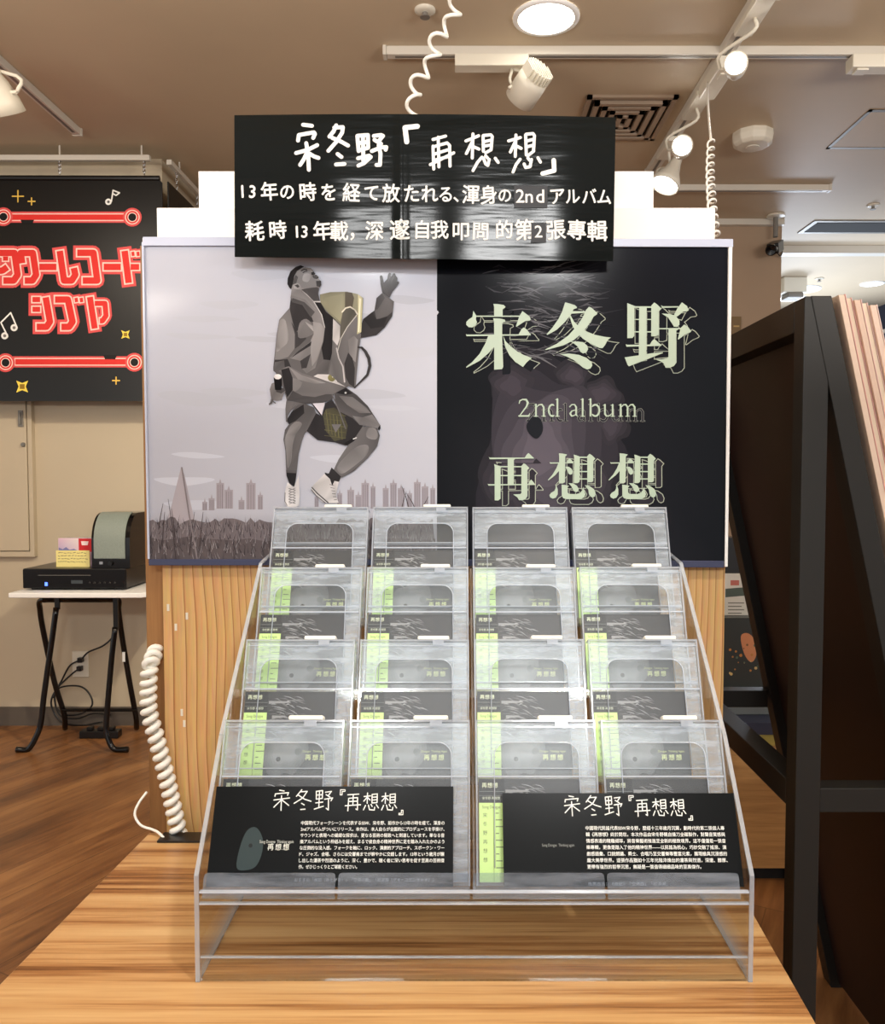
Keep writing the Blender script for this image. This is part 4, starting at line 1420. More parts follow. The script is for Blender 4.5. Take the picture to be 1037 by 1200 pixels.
M['cardblack'] = mat('card_black', (14, 16, 17), 0.22, spec=0.18)
WHT = (232, 234, 230)
HAND = {   # handwritten title strokes in a 0..1 box per character
    'song': [[(0.35, 0.02), (0.6, 0.06)], [(0.12, 0.32), (0.14, 0.2), (0.85, 0.14), (0.8, 0.27)], [(0.08, 0.5), (0.92, 0.4)], [(0.48, 0.3), (0.5, 1.0)], [(0.47, 0.5), (0.1, 0.85)], [(0.52, 0.5), (0.9, 0.76)]],
    'dong': [[(0.42, 0.0), (0.15, 0.32)], [(0.35, 0.1), (0.72, 0.08), (0.5, 0.4), (0.05, 0.66)], [(0.25, 0.26), (0.6, 0.46), (0.95, 0.56)], [(0.45, 0.66), (0.6, 0.74)], [(0.42, 0.96), (0.66, 0.94)]],
    'ye': [[(0.08, 0.08), (0.1, 0.45)], [(0.08, 0.08), (0.42, 0.04), (0.42, 0.42), (0.1, 0.46)], [(0.25, 0.06), (0.26, 0.86)], [(0.09, 0.26), (0.42, 0.24)], [(0.08, 0.64), (0.46, 0.6)], [(0.02, 0.94), (0.5, 0.8)],
           [(0.58, 0.12), (0.9, 0.08), (0.74, 0.28)], [(0.62, 0.24), (0.84, 0.36)], [(0.55, 0.46), (0.98, 0.4), (0.9, 0.54)], [(0.76, 0.42), (0.78, 0.98), (0.66, 0.9)]],
    'zai': [[(0.15, 0.1), (0.85, 0.06)], [(0.5, 0.08), (0.5, 0.68)], [(0.22, 0.3), (0.2, 1.0)], [(0.22, 0.3), (0.78, 0.26), (0.8, 0.95), (0.7, 0.9)], [(0.24, 0.48), (0.76, 0.46)], [(0.02, 0.72), (0.98, 0.66)]],
    'xiang': [[(0.05, 0.2), (0.45, 0.16)], [(0.26, 0.0), (0.26, 0.58)], [(0.26, 0.22), (0.04, 0.46)], [(0.28, 0.26), (0.44, 0.4)], [(0.55, 0.08), (0.56, 0.56)], [(0.55, 0.08), (0.88, 0.05), (0.88, 0.54), (0.56, 0.56)], [(0.57, 0.24), (0.86, 0.22)], [(0.57, 0.4), (0.86, 0.38)],
              [(0.16, 0.7), (0.04, 0.95)], [(0.34, 0.68), (0.42, 0.94), (0.72, 0.96), (0.74, 0.8)], [(0.5, 0.64), (0.58, 0.76)], [(0.84, 0.66), (0.98, 0.84)]],
    'open': [[(0.5, 0.5), (0.5, 0.0), (1.0, 0.0), (1.0, 0.16), (0.7, 0.16), (0.7, 0.5), (0.5, 0.5)]],
    'close': [[(0.5, 0.5), (0.5, 1.0), (0.0, 1.0), (0.0, 0.84), (0.3, 0.84), (0.3, 0.5), (0.5, 0.5)]]}


def handtitle(p, x, top, s_, w_=0.0013):
    for i, k in enumerate(('song', 'dong', 'ye', 'open', 'zai', 'xiang', 'xiang', 'close')):
        sz = s_ * (0.86 if i > 3 else 1.0) * (0.5 if k in ('open', 'close') else 1)
        dy = s_ * (0.16 if k in ('zai', 'xiang') else (0.78 - 0.0 if k == 'close' else 0))
        for st in HAND[k]:
            p.stroke([(x + a * sz * 0.95, -(top - dy - b * sz)) for a, b in st], w_ * (0.75 if k in ('open', 'close') else 1), WHT, 1)
        x += sz * (1.08 if k not in ('open', 'close') else 1.0)


JA = ['中国現代フォークシーンを代表するSSW、宋冬野、前作から13年の時を経て、渾身の', '2ndアルバムがついにリリース。本作は、本人自らが全面的にプロデュースを手掛け、',
      'サウンドと表現への繊細な探求は、更なる芸術の極致へと到達しています。単なる音', '楽アルバムという枠組みを超え、まるで彼自身の精神世界に足を踏み入れたかのよう',
      'な圧倒的な没入感。フォークを軸に、ロック、演劇的アプローチ、スポークン・ワー', 'ド、ジャズ、合唱、さらには交響楽までが鮮やかに交錯します。13年という歳月が醸',
      'し出した濃茶や烈酒のように、深く、豊かで、聴く者に深い思考を促す至高の芸術傑', '作。ぜひじっくりとご堪能ください。']
ZH = ['中國現代民謠代表SSW宋冬野，歷經十三年歲月沉澱，劃時代的第二張個人專', '輯《再想想》終於問世。本次作品由宋冬野親自操刀全碟製作，對聲音質感與', '情感表達的精雕細琢，將音樂藝術推進至全新的極致境界。這不僅僅是一張音',
      '樂專輯，更像是踏入了他的精神世界——以民謠為核心，巧妙交融了搖滾、演', '劇感語彙、口說朗誦、爵士、合唱乃至交響樂等豐富元素，展現極具沉浸感的', '龐大美學世界。這張作品猶如十三年光陰淬煉出的濃茶與烈酒，深邃、醇厚、', '更帶有強烈的哲學沉思，無疑是一張值得細細品味的至高傑作。']


def draw_left(p, w_, ht):
    handtitle(p, 0.074, ht - 0.004, 0.0245)
    for i, t in enumerate(JA):
        p.line(t, 0.112, -(ht - 0.0435 - i * 0.0072), 0.291 if i < 7 else 0.184, 0.0050, WHT, 1, 0.012)
    p.line('おすすめ「後記（あとがき）」「空港の曲」「郭源潮（グオ・ユエンチャオ）」', 0.108, -(ht - 0.1085), 0.278, 0.0046, (170, 174, 176), 1)
    g_ = (44, 58, 60)
    p.poly([(0.036, -0.022), (0.038, -0.045), (0.045, -0.064), (0.056, -0.068), (0.065, -0.056), (0.066, -0.040), (0.060, -0.024), (0.048, -0.019)], g_, 1, 4)
    p.dot(0.051, -0.047, 0.0024, (20, 24, 24), 2)
    p.line('Song Dongye  Thinking again', 0.062, -0.0515, 0.104, 0.0050, (190, 196, 190), 1, 0.004)
    for k, ch in enumerate('再想想'):
        p.char(ch, 0.076 + k * 0.0095, -0.0450, 0.0082, (220, 224, 216), 1, 0.01)


def draw_right(p, w_, ht):
    handtitle(p, 0.076, ht - 0.003, 0.0240)
    for i, t in enumerate(ZH):
        p.line(t, 0.103, -(ht - 0.0415 - i * 0.0074), 0.276 if i < 6 else 0.243, 0.0052, WHT, 1, 0.012)
    p.line('推薦曲名：《後記》「空港曲」「郭源潮」', 0.103, -(ht - 0.105), 0.20, 0.0046, (170, 174, 176), 1)
    p.line('Song Dongye  Thinking again', 0.048, -0.0475, 0.088, 0.0046, (150, 154, 150), 1)


caption('caption_card', 'black caption card with Japanese text at the front left of the acrylic rack', xi0 + 0.004, xi0 + 0.306, 0.1165, (0.002, 0.0), draw_left)
caption('caption_card', 'black caption card with Chinese text at the front right of the acrylic rack', 0.0525, xi1 - 0.0015, 0.1085, (0.0, -0.001), draw_right)

# ------------------------------------------------------------------ coiled cords
mb = coil(MB(), [at(183, 762, 1.425), at(176, 780, 1.39), at(174, 806, 1.386), at(175, 835, 1.384), at(184, 868, 1.382), at(195, 910, 1.38), at(205, 955, 1.378), at(212, 989, 1.376)], 22, 0.0096, 0.0055, 14, 8)
tag(mb.build('coiled_cord', M['cord'], smooth=True), 'thick white coiled cord running down the left side of the pine fixture', 'cord')
p = at(211, 992, 1.36)
th = thing('cord_base', 'small black base plate under the white coiled cord on the platform', 'base plate', (p.x, 1.355, PT))
MB().box((p.x - 0.032, 1.34, PT + 0.0004), (p.x + 0.05, 1.375, PT + 0.004)).build('plate', M['black'], th, bevel=0.001)
cp = [at(172, 928, 1.40), at(162, 942, 1.385), at(158, 955, 1.378), at(165, 967, 1.374), at(178, 972, 1.372), at(186, 976, 1.362), at(194, 985, 1.352), at(199, 996, 1.346)]
tag(MB().tube(opencurve(cp, 8), 0.0022, 8).build('thin_cable', M['cord'], smooth=True), 'thin pale cable looping round the lower left edge of the fixture', 'cable')

top = Vector((0.02, 1.62, CEIL))
mb = MB().tube(opencurve([top, at(548, -160, 1.61), at(540, -40, 1.6), at(536, -12, 1.6)], 6), 0.003, 8)
coil(mb, [at(536, -12, 1.6), at(530, 22, 1.6), at(512, 45, 1.6), at(506, 72, 1.6), at(488, 98, 1.6), at(484, 130, 1.595), at(484, 190, 1.59)], 8, 0.0125, 0.0036, 18, 8)
tag(mb.build('coiled_cord', M['cord'], smooth=True), 'white coiled cord dropping from the ceiling behind the middle of the black sign', 'cord')
tp = atz(829, 96, CEIL - 0.06)
mb = MB().tube(opencurve([tp, at(830, 130, 2.6), at(833, 165, 2.2)], 6), 0.0035, 8)
coil(mb, [at(833, 165, 2.2), at(832, 200, 2.0), at(834, 240, 1.75), at(838, 284, 1.5)], 13, 0.0085, 0.0026, 14, 7)
tag(mb.build('coiled_cord', M['cord'], smooth=True), 'slim white coiled cord hanging from the right ceiling track to the poster corner', 'cord')

# ------------------------------------------------------------------ neon-print banner on the left wall
NY = 3.80
nb = thing('neon_print_banner', 'black hanging banner printed with red neon-style Japanese lettering on the left wall', 'banner', at(60, 470, NY))


def npt(u, v, l):
    return at(u, v, NY - l)


MB().prism([at(-260, 207, NY), at(184, 208, NY), at(190, 214, NY), at(192, 470, NY), at(-260, 470, NY)], (0, 0.006, 0)).build('vinyl_sheet', M['bannerblack'] if 'bannerblack' in M else mat('banner_black', (12, 13, 13), 0.3), nb)
neon = Print(npt, coat=8e-6)
HALO, WHI, RED, DRK = (226, 84, 84), (255, 214, 204), (224, 50, 44), (84, 22, 28)


def nst(pts, cap='flat', ws=(17, 11, 7.6)):
    for w_, c_, l in zip(ws, (HALO, WHI, RED), (1, 2, 3)):
        e = (w_ - ws[2]) / 2
        q = [tuple(p) for p in pts]
        for a, b in ((0, 1), (-1, -2)):
            L_ = math.hypot(q[a][0] - q[b][0], q[a][1] - q[b][1]) or 1
            q[a] = (q[a][0] + (q[a][0] - q[b][0]) / L_ * e, q[a][1] + (q[a][1] - q[b][1]) / L_ * e)
        neon.stroke(q, w_, c_, l, cap)


def O(pts, dx=0):
    return [(x + dx, 280 + y) for x, y in pts]


nst(O([(-16, 16.4), (17, 16.4), (20.6, 42), (16, 48.8), (4, 48.8)]))
nst(O([(-16, 38.5), (3, 37), (8.5, 33)]))
nst(O([(3.5, 23), (9.5, 23)]), ws=(15, 8, 5))
nst(O([(26, 28.5), (24.2, 16.4), (38.5, 16.4), (42.3, 42), (38, 48.8), (29, 48.8)]))
nst(O([(46, 32.8), (66, 32.8)]))
nst(O([(70, 14), (75, 48.8), (84, 48.8), (88.3, 42), (86.5, 34)]))
nst(O([(10.5, 16.2), (29.5, 16.2), (34, 48.8), (17, 48.8)], 80))
nst(O([(41.5, 32.8), (61.5, 32.8)], 80))
nst(O([(66, 14), (70.8, 51.5)], 80))
nst(O([(73, 32.8), (83, 32.8)], 80), ws=(15, 10, 7))
for x in (75.5, 81.5):
    nst(O([(x, 15), (x + 0.6, 20)], 80), ws=(10, 6, 3.4))
for y in (71, 82.5):
    nst(O([(38, y), (47, y)]), ws=(15, 9, 6))
nst(O([(53.5, 68.5), (58.5, 97), (54.5, 103), (43, 103)]))
nst(O([(64.5, 71), (79.5, 71), (85, 97), (81, 103), (72, 103)]))
for x in (89, 95):
    nst(O([(x, 69), (x + 0.8, 74)]), ws=(11, 6.5, 3.8))
nst(O([(25.3, 68), (31, 105)], 80), ws=(16, 10.5, 7))
nst(O([(31, 75.5), (43, 75.5), (44.2, 90), (40, 96), (37, 96)], 80), ws=(14, 9, 6))
for (x0, x1, y, n0, n1) in ((13, 145, 254.5, 24, 40), (18, 150, 424, 121, 137)):
    nst([(x0, y), (x1, y)], ws=(13, 9, 6.5))
    neon.poly([(n0, y + (3 if n0 < 50 else -8)), (n1, y + (3 if n0 < 50 else -8)), (n1 - 2, y + (8 if n0 < 50 else -3)), (n0 + 2, y + (8 if n0 < 50 else -3))], (16, 15, 15), 4)
for (cx, cy) in ((4, 254), (155, 254.5), (6.5, 425), (157.5, 424.5)):
    for r, c_, l in ((11, HALO, 3.4), (8.6, WHI, 3.6), (7.4, RED, 3.8), (5.6, WHI, 4), (4.6, (14, 14, 14), 4.2)):
        neon.dot(cx, cy, r, c_, l, n=22)
W_ = (240, 240, 236)
neon.stroke([(1, 378), (12.5, 366.5), (20, 384)], 1.7, W_, 2)
neon.stroke([(1, 378), (9, 394)], 1.7, W_, 2)
for (cx, cy) in ((16.5, 384), (5.5, 393.5)):
    neon.dot(cx, cy, 4.2, W_, 2)
    neon.dot(cx, cy, 1.8, (120, 116, 112), 3)
neon.stroke([(130.5, 236), (132.5, 223), (140, 226), (136, 229), (132.5, 227)], 1.6, W_, 2)
neon.dot(127, 236.5, 3.8, W_, 2)
neon.dot(127, 236.5, 1.6, (90, 88, 86), 3)
YE = (228, 188, 84)
for (cx, cy, s_) in ((21, 230, 6.5), (37, 236, 4), (136, 446, 4)):
    neon.stroke([(cx - s_, cy), (cx + s_, cy)], 1.6, YE, 2)
    neon.stroke([(cx, cy - s_), (cx, cy + s_)], 1.6, YE, 2)
for (cx, cy, s_) in ((147, 392, 5), (26, 453, 7)):
    neon.poly([(cx - s_, cy - s_), (cx, cy - s_ * 0.6), (cx + s_, cy - s_), (cx + s_ * 0.6, cy), (cx + s_, cy + s_), (cx, cy + s_ * 0.6), (cx - s_, cy + s_), (cx - s_ * 0.6, cy)], (250, 222, 90), 2)
    neon.poly([(cx - s_ * 0.4, cy - s_ * 0.4), (cx + s_ * 0.4, cy - s_ * 0.4), (cx + s_ * 0.4, cy + s_ * 0.4), (cx - s_ * 0.4, cy + s_ * 0.4)], (150, 116, 30), 3)
neon.build('printed_lettering', M['matteink'], nb)
bar = MB()
bar.tube([at(-260, 208, NY), at(187, 209, NY)], 0.012, 10)
bar.build('top_hem', M['black'], nb)
# rail and chains that carry it
rl = thing('hanging_rail', 'white ceiling rail carrying the red neon-print banner on short chains', 'rail', at(60, 186, NY))
a, b = at(-260, 182, NY), at(176, 186.5, NY)
MB().box((a.x, NY - 0.012, b.z - 0.008), (b.x, NY + 0.012, b.z + 0.016)).build('track', M['offwhite'], rl, bevel=0.002)
sp = MB()
for u in (-90, 70, 166):
    q = at(u, 186, NY)
    sp.tube([(q.x, NY, q.z + 0.01), (q.x, NY, CEIL)], 0.004, 6)
sp.build('drop_rods', M['offwhite'], rl)


def chain(u0, v0, v1, Y, parent):
    m_ = MB()
    n = 7
    for k in range(n):
        p = at(u0, v0 + (v1 - v0) * (k + 0.5) / n, Y)
        r = 0.009
        pts = []
        for q in range(11):
            an = 6.2832 * q / 10
            d = math.cos(an) * 0.006
            pts.append((p.x + (d if k % 2 else 0), p.y + (0 if k % 2 else d), p.z + math.sin(an) * r * 1.1))
        m_.tube(pts, 0.0016, 5, False)
    return m_.build('chain', M['chrome'], parent)


for u in (-90, 70, 169):
    chain(u, 188, 203.5, NY, rl)
# the second banner turns the corner and runs away from us
x0, x1 = at(188, 210, NY).x + 0.02, 0
sb = thing('side_banner', 'second black banner turning the corner behind the white header boards', 'banner', (x0, 4.4, H + 0.4))
zt = at(190, 210, NY).z
MB().box((x0, NY + 0.03, zt - 1.02), (x0 + 0.006, 4.88, zt)).build('vinyl_sheet', mat('banner_black', (14, 15, 15), 0.4), sb)
sr = thing('hanging_rail', 'white rail going back along the second black banner', 'rail', (x0, 4.3, zt + 0.09))
MB().box((x0 - 0.01, NY + 0.05, zt + 0.085), (x0 + 0.014, 4.88, zt + 0.108)).build('track', M['offwhite'], sr, bevel=0.002)
MB().tube([(x0, 4.0, zt + 0.1), (x0, 4.0, CEIL)], 0.004, 6).tube([(x0, 4.7, zt + 0.1), (x0, 4.7, CEIL)], 0.004, 6).build('drop_rods', M['offwhite'], sr)
for y in (3.95, 4.25, 4.6):
    m_ = MB()
    for k in range(6):
        z = zt + 0.006 + k * 0.0145
        pts = [(x0 + 0.003 + (math.cos(6.2832 * q / 10) * 0.006 if k % 2 else 0), y + (0 if k % 2 else math.cos(6.2832 * q / 10) * 0.006), z + math.sin(6.2832 * q / 10) * 0.0095) for q in range(11)]
        m_.tube(pts, 0.0016, 5, False)
    m_.build('chain', M['chrome'], sr)

# ------------------------------------------------------------------ folding table with player and speaker
TZ = H - 0.505
ft = thing('folding_table', 'small folding table with white top and black tube legs by the left wall', 'table', (-1.66, 3.68, 0))
xl, xr = -1.945, -1.325
ch_ = 0.05
m_ = MB().prism([(xl, 3.50, TZ), (xr - ch_, 3.50, TZ), (xr, 3.55, TZ), (xr, 3.92, TZ), (xl, 3.92, TZ)], (0, 0, -0.022))
m_.build('table_top', M['white'], ft, bevel=0.004)


def leg(u, pts, Y):
    pass


fY, bY_ = 3.56, 3.86
zt_ = TZ - 0.0225
for side, (uf, ub) in enumerate(((1, 1), (2, 2))):
    if side == 0:
        f_ = [(66, 712), (60, 756), (52, 812), (48, 846), (43, 862), (33, 873), (19, 877)]
        b_ = [(78, 702), (49, 703), (47, 716), (52, 746), (64, 800), (75, 836), (76, 843)]
    else:
        f_ = [(135, 735), (131, 770), (126, 828), (124.5, 852), (127, 866), (134, 874), (150, 876)]
        b_ = [(110, 702), (137, 702), (139, 716), (143, 746), (152, 800), (159, 838), (160, 845)]
    P1 = [at(u, v, fY + 0.04 * (1 - i / 6)) for i, (u, v) in enumerate(f_)]
    P1[-1].z = P1[-2].z = 0.013
    MB().tube(opencurve(P1, 5), 0.0125, 10).build('leg', M['gloss'], ft, smooth=True)
    P2 = [at(u, v, 3.62 + (3.86 - 3.62) * i / 6) for i, (u, v) in enumerate(b_)]
    P2[-1].z = 0.013
    MB().tube(opencurve(P2, 5), 0.0125, 10).build('leg', M['gloss'], ft, smooth=True)
    q = P1[0]
    MB().beam(q + Vector((0, 0.01, -0.01)), (q.x, q.y + 0.01, zt_), 0.02, 0.012).build('hinge_bracket', M['black'], ft)
MB().tube([at(72, 832, 3.80), at(160, 832, 3.80)], 0.008, 8).build('cross_bar', M['gloss'], ft)
MB().tube([at(51, 703, 3.62), at(136, 703, 3.62)], 0.0125, 8).build('top_rail', M['gloss'], ft)
lb = at(146.5, 769, 3.68)
MB().box((lb.x - 0.006, lb.y - 0.016, lb.z - 0.022), (lb.x + 0.006, lb.y - 0.013, lb.z + 0.022)).build('paper_label', M['white'], ft)

pz = TZ + 0.0005
pl_ = thing('cd_player', 'wide flat black CD player with a blue light on the folding table', 'CD player', (-1.64, 3.72, pz))
xa, xb = at(27, 680, 3.58).x, at(148, 680, 3.58).x
MB().box((xa, 3.58, pz + 0.008), (xb, 3.90, pz + 0.095)).build('body', M['black'], pl_, bevel=0.003)
MB().box((xa + 0.003, 3.574, pz + 0.012), (xb - 0.003, 3.5799, pz + 0.091)).build('front_panel', M['gloss'], pl_)
for x in (xa + 0.03, xb - 0.05):
    for y in (3.62, 3.86):
        MB().lathe([(0.014, 0), (0.014, 0.0079)], (x, y, pz), (0, 0, 1), 12).build('foot', M['black'], pl_)
bl = at(54, 684, 3.573)
MB().box((bl.x - 0.006, 3.5735, pz + 0.02), (bl.x + 0.006, 3.5739, pz + 0.036)).build('power_light', M['blue'], pl_)
MB().box((bl.x + 0.11, 3.5733, pz + 0.03), (bl.x + 0.16, 3.5739, pz + 0.045)).build('display_window', mat('display_grey', (60, 66, 70), 0.3), pl_)
MB().box((xa + 0.07, 3.5733, pz + 0.066), (xa + 0.30, 3.5739, pz + 0.068)).build('disc_slot', M['grey'], pl_)
for k in range(6):
    MB().lathe([(0.004, 0), (0.0035, 0.003)], (bl.x + 0.19 + k * 0.022, 3.5739, pz + 0.034), (0, -1, 0), 10).build('button', M['grey'], pl_)

# speaker: curved grille bending back at the top
sx0, sx1 = at(107, 640, 3.60).x, at(152, 640, 3.60).x
sz = pz + 0.0955
st_ = at(120, 601, 3.66).z
spk = thing('speaker', 'black speaker with curved silver-green grille standing on the CD player', 'speaker', ((sx0 + sx1) / 2, 3.72, sz))
hh = st_ - sz
prf = [(3.60, 0), (3.60, hh * 0.45)] + [(3.60 + 0.10 * (1 - math.cos(t)), hh * 0.45 + hh * 0.55 * math.sin(t)) for t in [k * math.pi / 16 for k in range(1, 9)]] + [(3.86, hh), (3.86, 0)]
MB().prism([(sx0, y, sz + z) for y, z in prf], (sx1 - sx0, 0, 0)).build('cabinet', M['gloss'], spk)
gp = [(y, z) for y, z in prf[:10]]
gp[0] = (3.60, hh * 0.17)
gr_ = MB()
vs, fs = [], []
for y, z in gp:
    vs += [(sx0 + 0.012, y - 0.004, sz + z + 0.003), (sx1 - 0.02, y - 0.004, sz + z + 0.003)]
for k in range(len(gp) - 1):
    fs.append((2 * k, 2 * k + 1, 2 * k + 3, 2 * k + 2))
n = len(vs)
vs += [(x, y + 0.0035, z - 0.0028) for x, y, z in vs]
fs += [tuple(i + n for i in reversed(f)) for f in list(fs)]
gr_.add(vs, fs)
gr_.build('grille', M['grille'], spk, smooth=True)
MB().lathe([(0.0, 0.012), (0.010, 0.012), (0.012, 0)], (sx0 + 0.085, 3.5999, sz + hh * 0.09), (0, -1, 0), 16).build('dial', M['black'], spk)
MB().box((sx0 + 0.055, 3.5985, sz + hh * 0.195), (sx0 + 0.115, 3.5995, sz + hh * 0.205)).build('badge', M['chrome'], spk)
MB().box((sx0 + 0.035, 3.5975, sz + hh * 0.07), (sx0 + 0.05, 3.5995, sz + hh * 0.12)).build('button', M['chrome'], spk)

# small stack of CDs with a yellow card in front
cx0, cx1 = at(63, 640, 3.62).x, at(101, 640, 3.62).x
cols = [(226, 196, 212), (200, 200, 196), (120, 124, 128), (214, 210, 200)]
labs = ['pink and red CD foremost of the few standing behind the yellow card', 'pale CD standing second behind the yellow card', 'grey CD standing third behind the yellow card', 'white backed CD rearmost of those on the CD player']
for k in range(4):
    y = 3.66 + k * 0.016
    xo = 0.012 * k
    c_ = thing('compact_disc_case', labs[k], 'CD', (cx0 + 0.07 + xo, y, sz))
    MB().box((cx0 + xo, y, sz + 0.0003), (cx1 + 0.01 + xo * 0.8, y + 0.011, sz + 0.128)).build('case', mat('cd_case', cols[k], 0.25), c_, bevel=0.001)
    if k == 0:
        p = Print(lambda u, v, l: Vector((cx0 + u, 3.66 - l, sz + v)))
        p.grad([(0.002, 0.07), (0.09, 0.07), (0.09, 0.126), (0.002, 0.126)], [(190, 170, 206), (226, 200, 214), (240, 226, 226), (222, 186, 208)], 1)
        p.poly([(0.002, 0.07), (0.09, 0.07), (0.07, 0.08), (0.05, 0.076), (0.035, 0.088), (0.02, 0.078), (0.002, 0.086)], (124, 126, 180), 2)
        p.poly([(0.092, 0.066), (0.15, 0.066), (0.15, 0.126), (0.092, 0.126)], (208, 44, 48), 1)
        p.poly([(0.106, 0.096), (0.132, 0.096), (0.136, 0.114), (0.102, 0.114)], (250, 230, 226), 2)
        p.build('cover_print', M['matteink'], c_)
yc = thing('price_card', 'small yellow handwritten card propped before the CDs on the player', 'card', (cx0 + 0.07, 3.645, sz))
MB().box((cx0 - 0.002, 3.642, sz + 0.0003), (cx1 + 0.004, 3.644, sz + 0.074)).build('card', mat('yellow_card', (244, 230, 150), 0.6), yc)
p = Print(lambda u, v, l: Vector((cx0 + u, 3.642 - l, sz + v)))
rnd = random.Random(2)
for r_ in range(4):
    x = 0.008
    while x < 0.13:
        L_ = rnd.uniform(0.004, 0.012)
        p.stroke([(x, 0.063 - r_ * 0.013), (x + L_, 0.063 - r_ * 0.013 + rnd.uniform(-0.003, 0.003))], 0.0022, (90, 80, 60), 1)
        x += L_ + rnd.uniform(0.003, 0.007)
p.build('handwriting', M['matteink'], yc)

# wall outlet and the wires below the table
o1, o2 = at(85, 763, 3.955), at(104.5, 793, 3.955)
ou = thing('wall_outlet', 'white wall outlet plate with two black plugs under the folding table', 'outlet', ((o1.x + o2.x) / 2, 3.955, o2.z))
MB().box((o1.x, 3.948, o2.z), (o2.x, 3.9595, o1.z)).build('plate', M['cream'], ou, bevel=0.002)
pcs = [(95, 773), (94, 783)]
for u, v in pcs:
    p = at(u, v, 3.94)
    MB().box((p.x - 0.012, 3.922, p.z - 0.012), (p.x + 0.012, 3.9479, p.z + 0.012)).build('plug', M['black'], ou, bevel=0.003)
wires = [([(95, 773), (82, 780), (72, 798), (64, 815), (70, 838), (90, 842), (110, 836), (130, 838)], 'black wire drooping from the upper plug of the wall outlet'),
         ([(94, 783), (84, 790), (66, 808), (60, 826), (72, 846), (96, 850), (120, 846)], 'black wire drooping from the lower plug of the wall outlet'),
         ([(134, 718), (134, 742), (122, 756), (104, 764), (96, 772)], 'black wire running from the table leg hinge down to the outlet'),
         ([(62, 818), (70, 806), (92, 804), (104, 812), (108, 826), (96, 836), (78, 838), (66, 830)], 'loop of black wire hanging under the folding table')]
for pts, lab in wires:
    P = [at(u, v, 3.93 - 0.025 * wires.index((pts, lab)) + 0.01 * math.sin(i)) for i, (u, v) in enumerate(pts)]
    for q in P:
        q.z = max(q.z, 0.006)
    tag(MB().tube(opencurve(P, 8), 0.0042, 6).build('power_wire', M['black'], smooth=True), lab, 'wire')
q = at(118, 856, 3.77)
ps = thing('power_strip', 'black power strip lying on the floor under the folding table', 'power strip', (q.x, 3.77, 0))
MB().box((q.x - 0.09, 3.745, 0.0004), (q.x + 0.09, 3.795, 0.035)).build('housing', M['black'], ps, bevel=0.004)
for k in range(3):
    MB().box((q.x - 0.06 + k * 0.05, 3.755, 0.0352), (q.x - 0.035 + k * 0.05, 3.785, 0.05)).build('plug', M['black'], ps, bevel=0.003)

# ------------------------------------------------------------------ things on the ceiling
def track(name, label, a, b, w_=0.034, t=0.03):
    """lighting track under the ceiling from a to b (x, y)"""
    th = thing(name, label, 'track', ((a[0] + b[0]) / 2, (a[1] + b[1]) / 2, CEIL))
    A = Vector((a[0], a[1], CEIL - t / 2 - 0.0005))
    B = Vector((b[0], b[1], CEIL - t / 2 - 0.0005))
    MB().beam(A, B, t, w_, (0, 0, 1)).build('housing', M['offwhite'], th, bevel=0.002)
    d = (B - A).normalized()
    MB().beam(A + d * 0.03 - Vector((0, 0, t / 2 + 0.0008)), B - d * 0.03 - Vector((0, 0, t / 2 + 0.0008)), 0.0012, 0.012, (0, 0, 1)).build('slot', M['grey'], th)
    e = MB().beam(A - d * 0.012, A, t + 0.004, w_ + 0.006, (0, 0, 1))
    e.build('end_cap', M['offwhite'], th)
    return th


y1 = atz(452, 56, CEIL).y
track('light_track', 'cream lighting track running sideways across the ceiling above the black sign', (atz(453, 56, CEIL).x, y1), (3.0, y1))
xB = atz(823, 100, CEIL).x
track('light_track', 'lighting track running back above the poster right corner, carrying glaring spots', (xB, 4.08), (xB, 2.2), 0.05)
yC = atz(770, 217, CEIL).y
track('light_track', 'short cream lighting track near the ceiling vent, right of the white headers', (1.9, yC), (0.62, yC))
pD = atz(90, 150, CEIL)
track('light_track', 'lighting track in the upper left corner above the red banner', (pD.x, pD.y), (pD.x, 1.9))


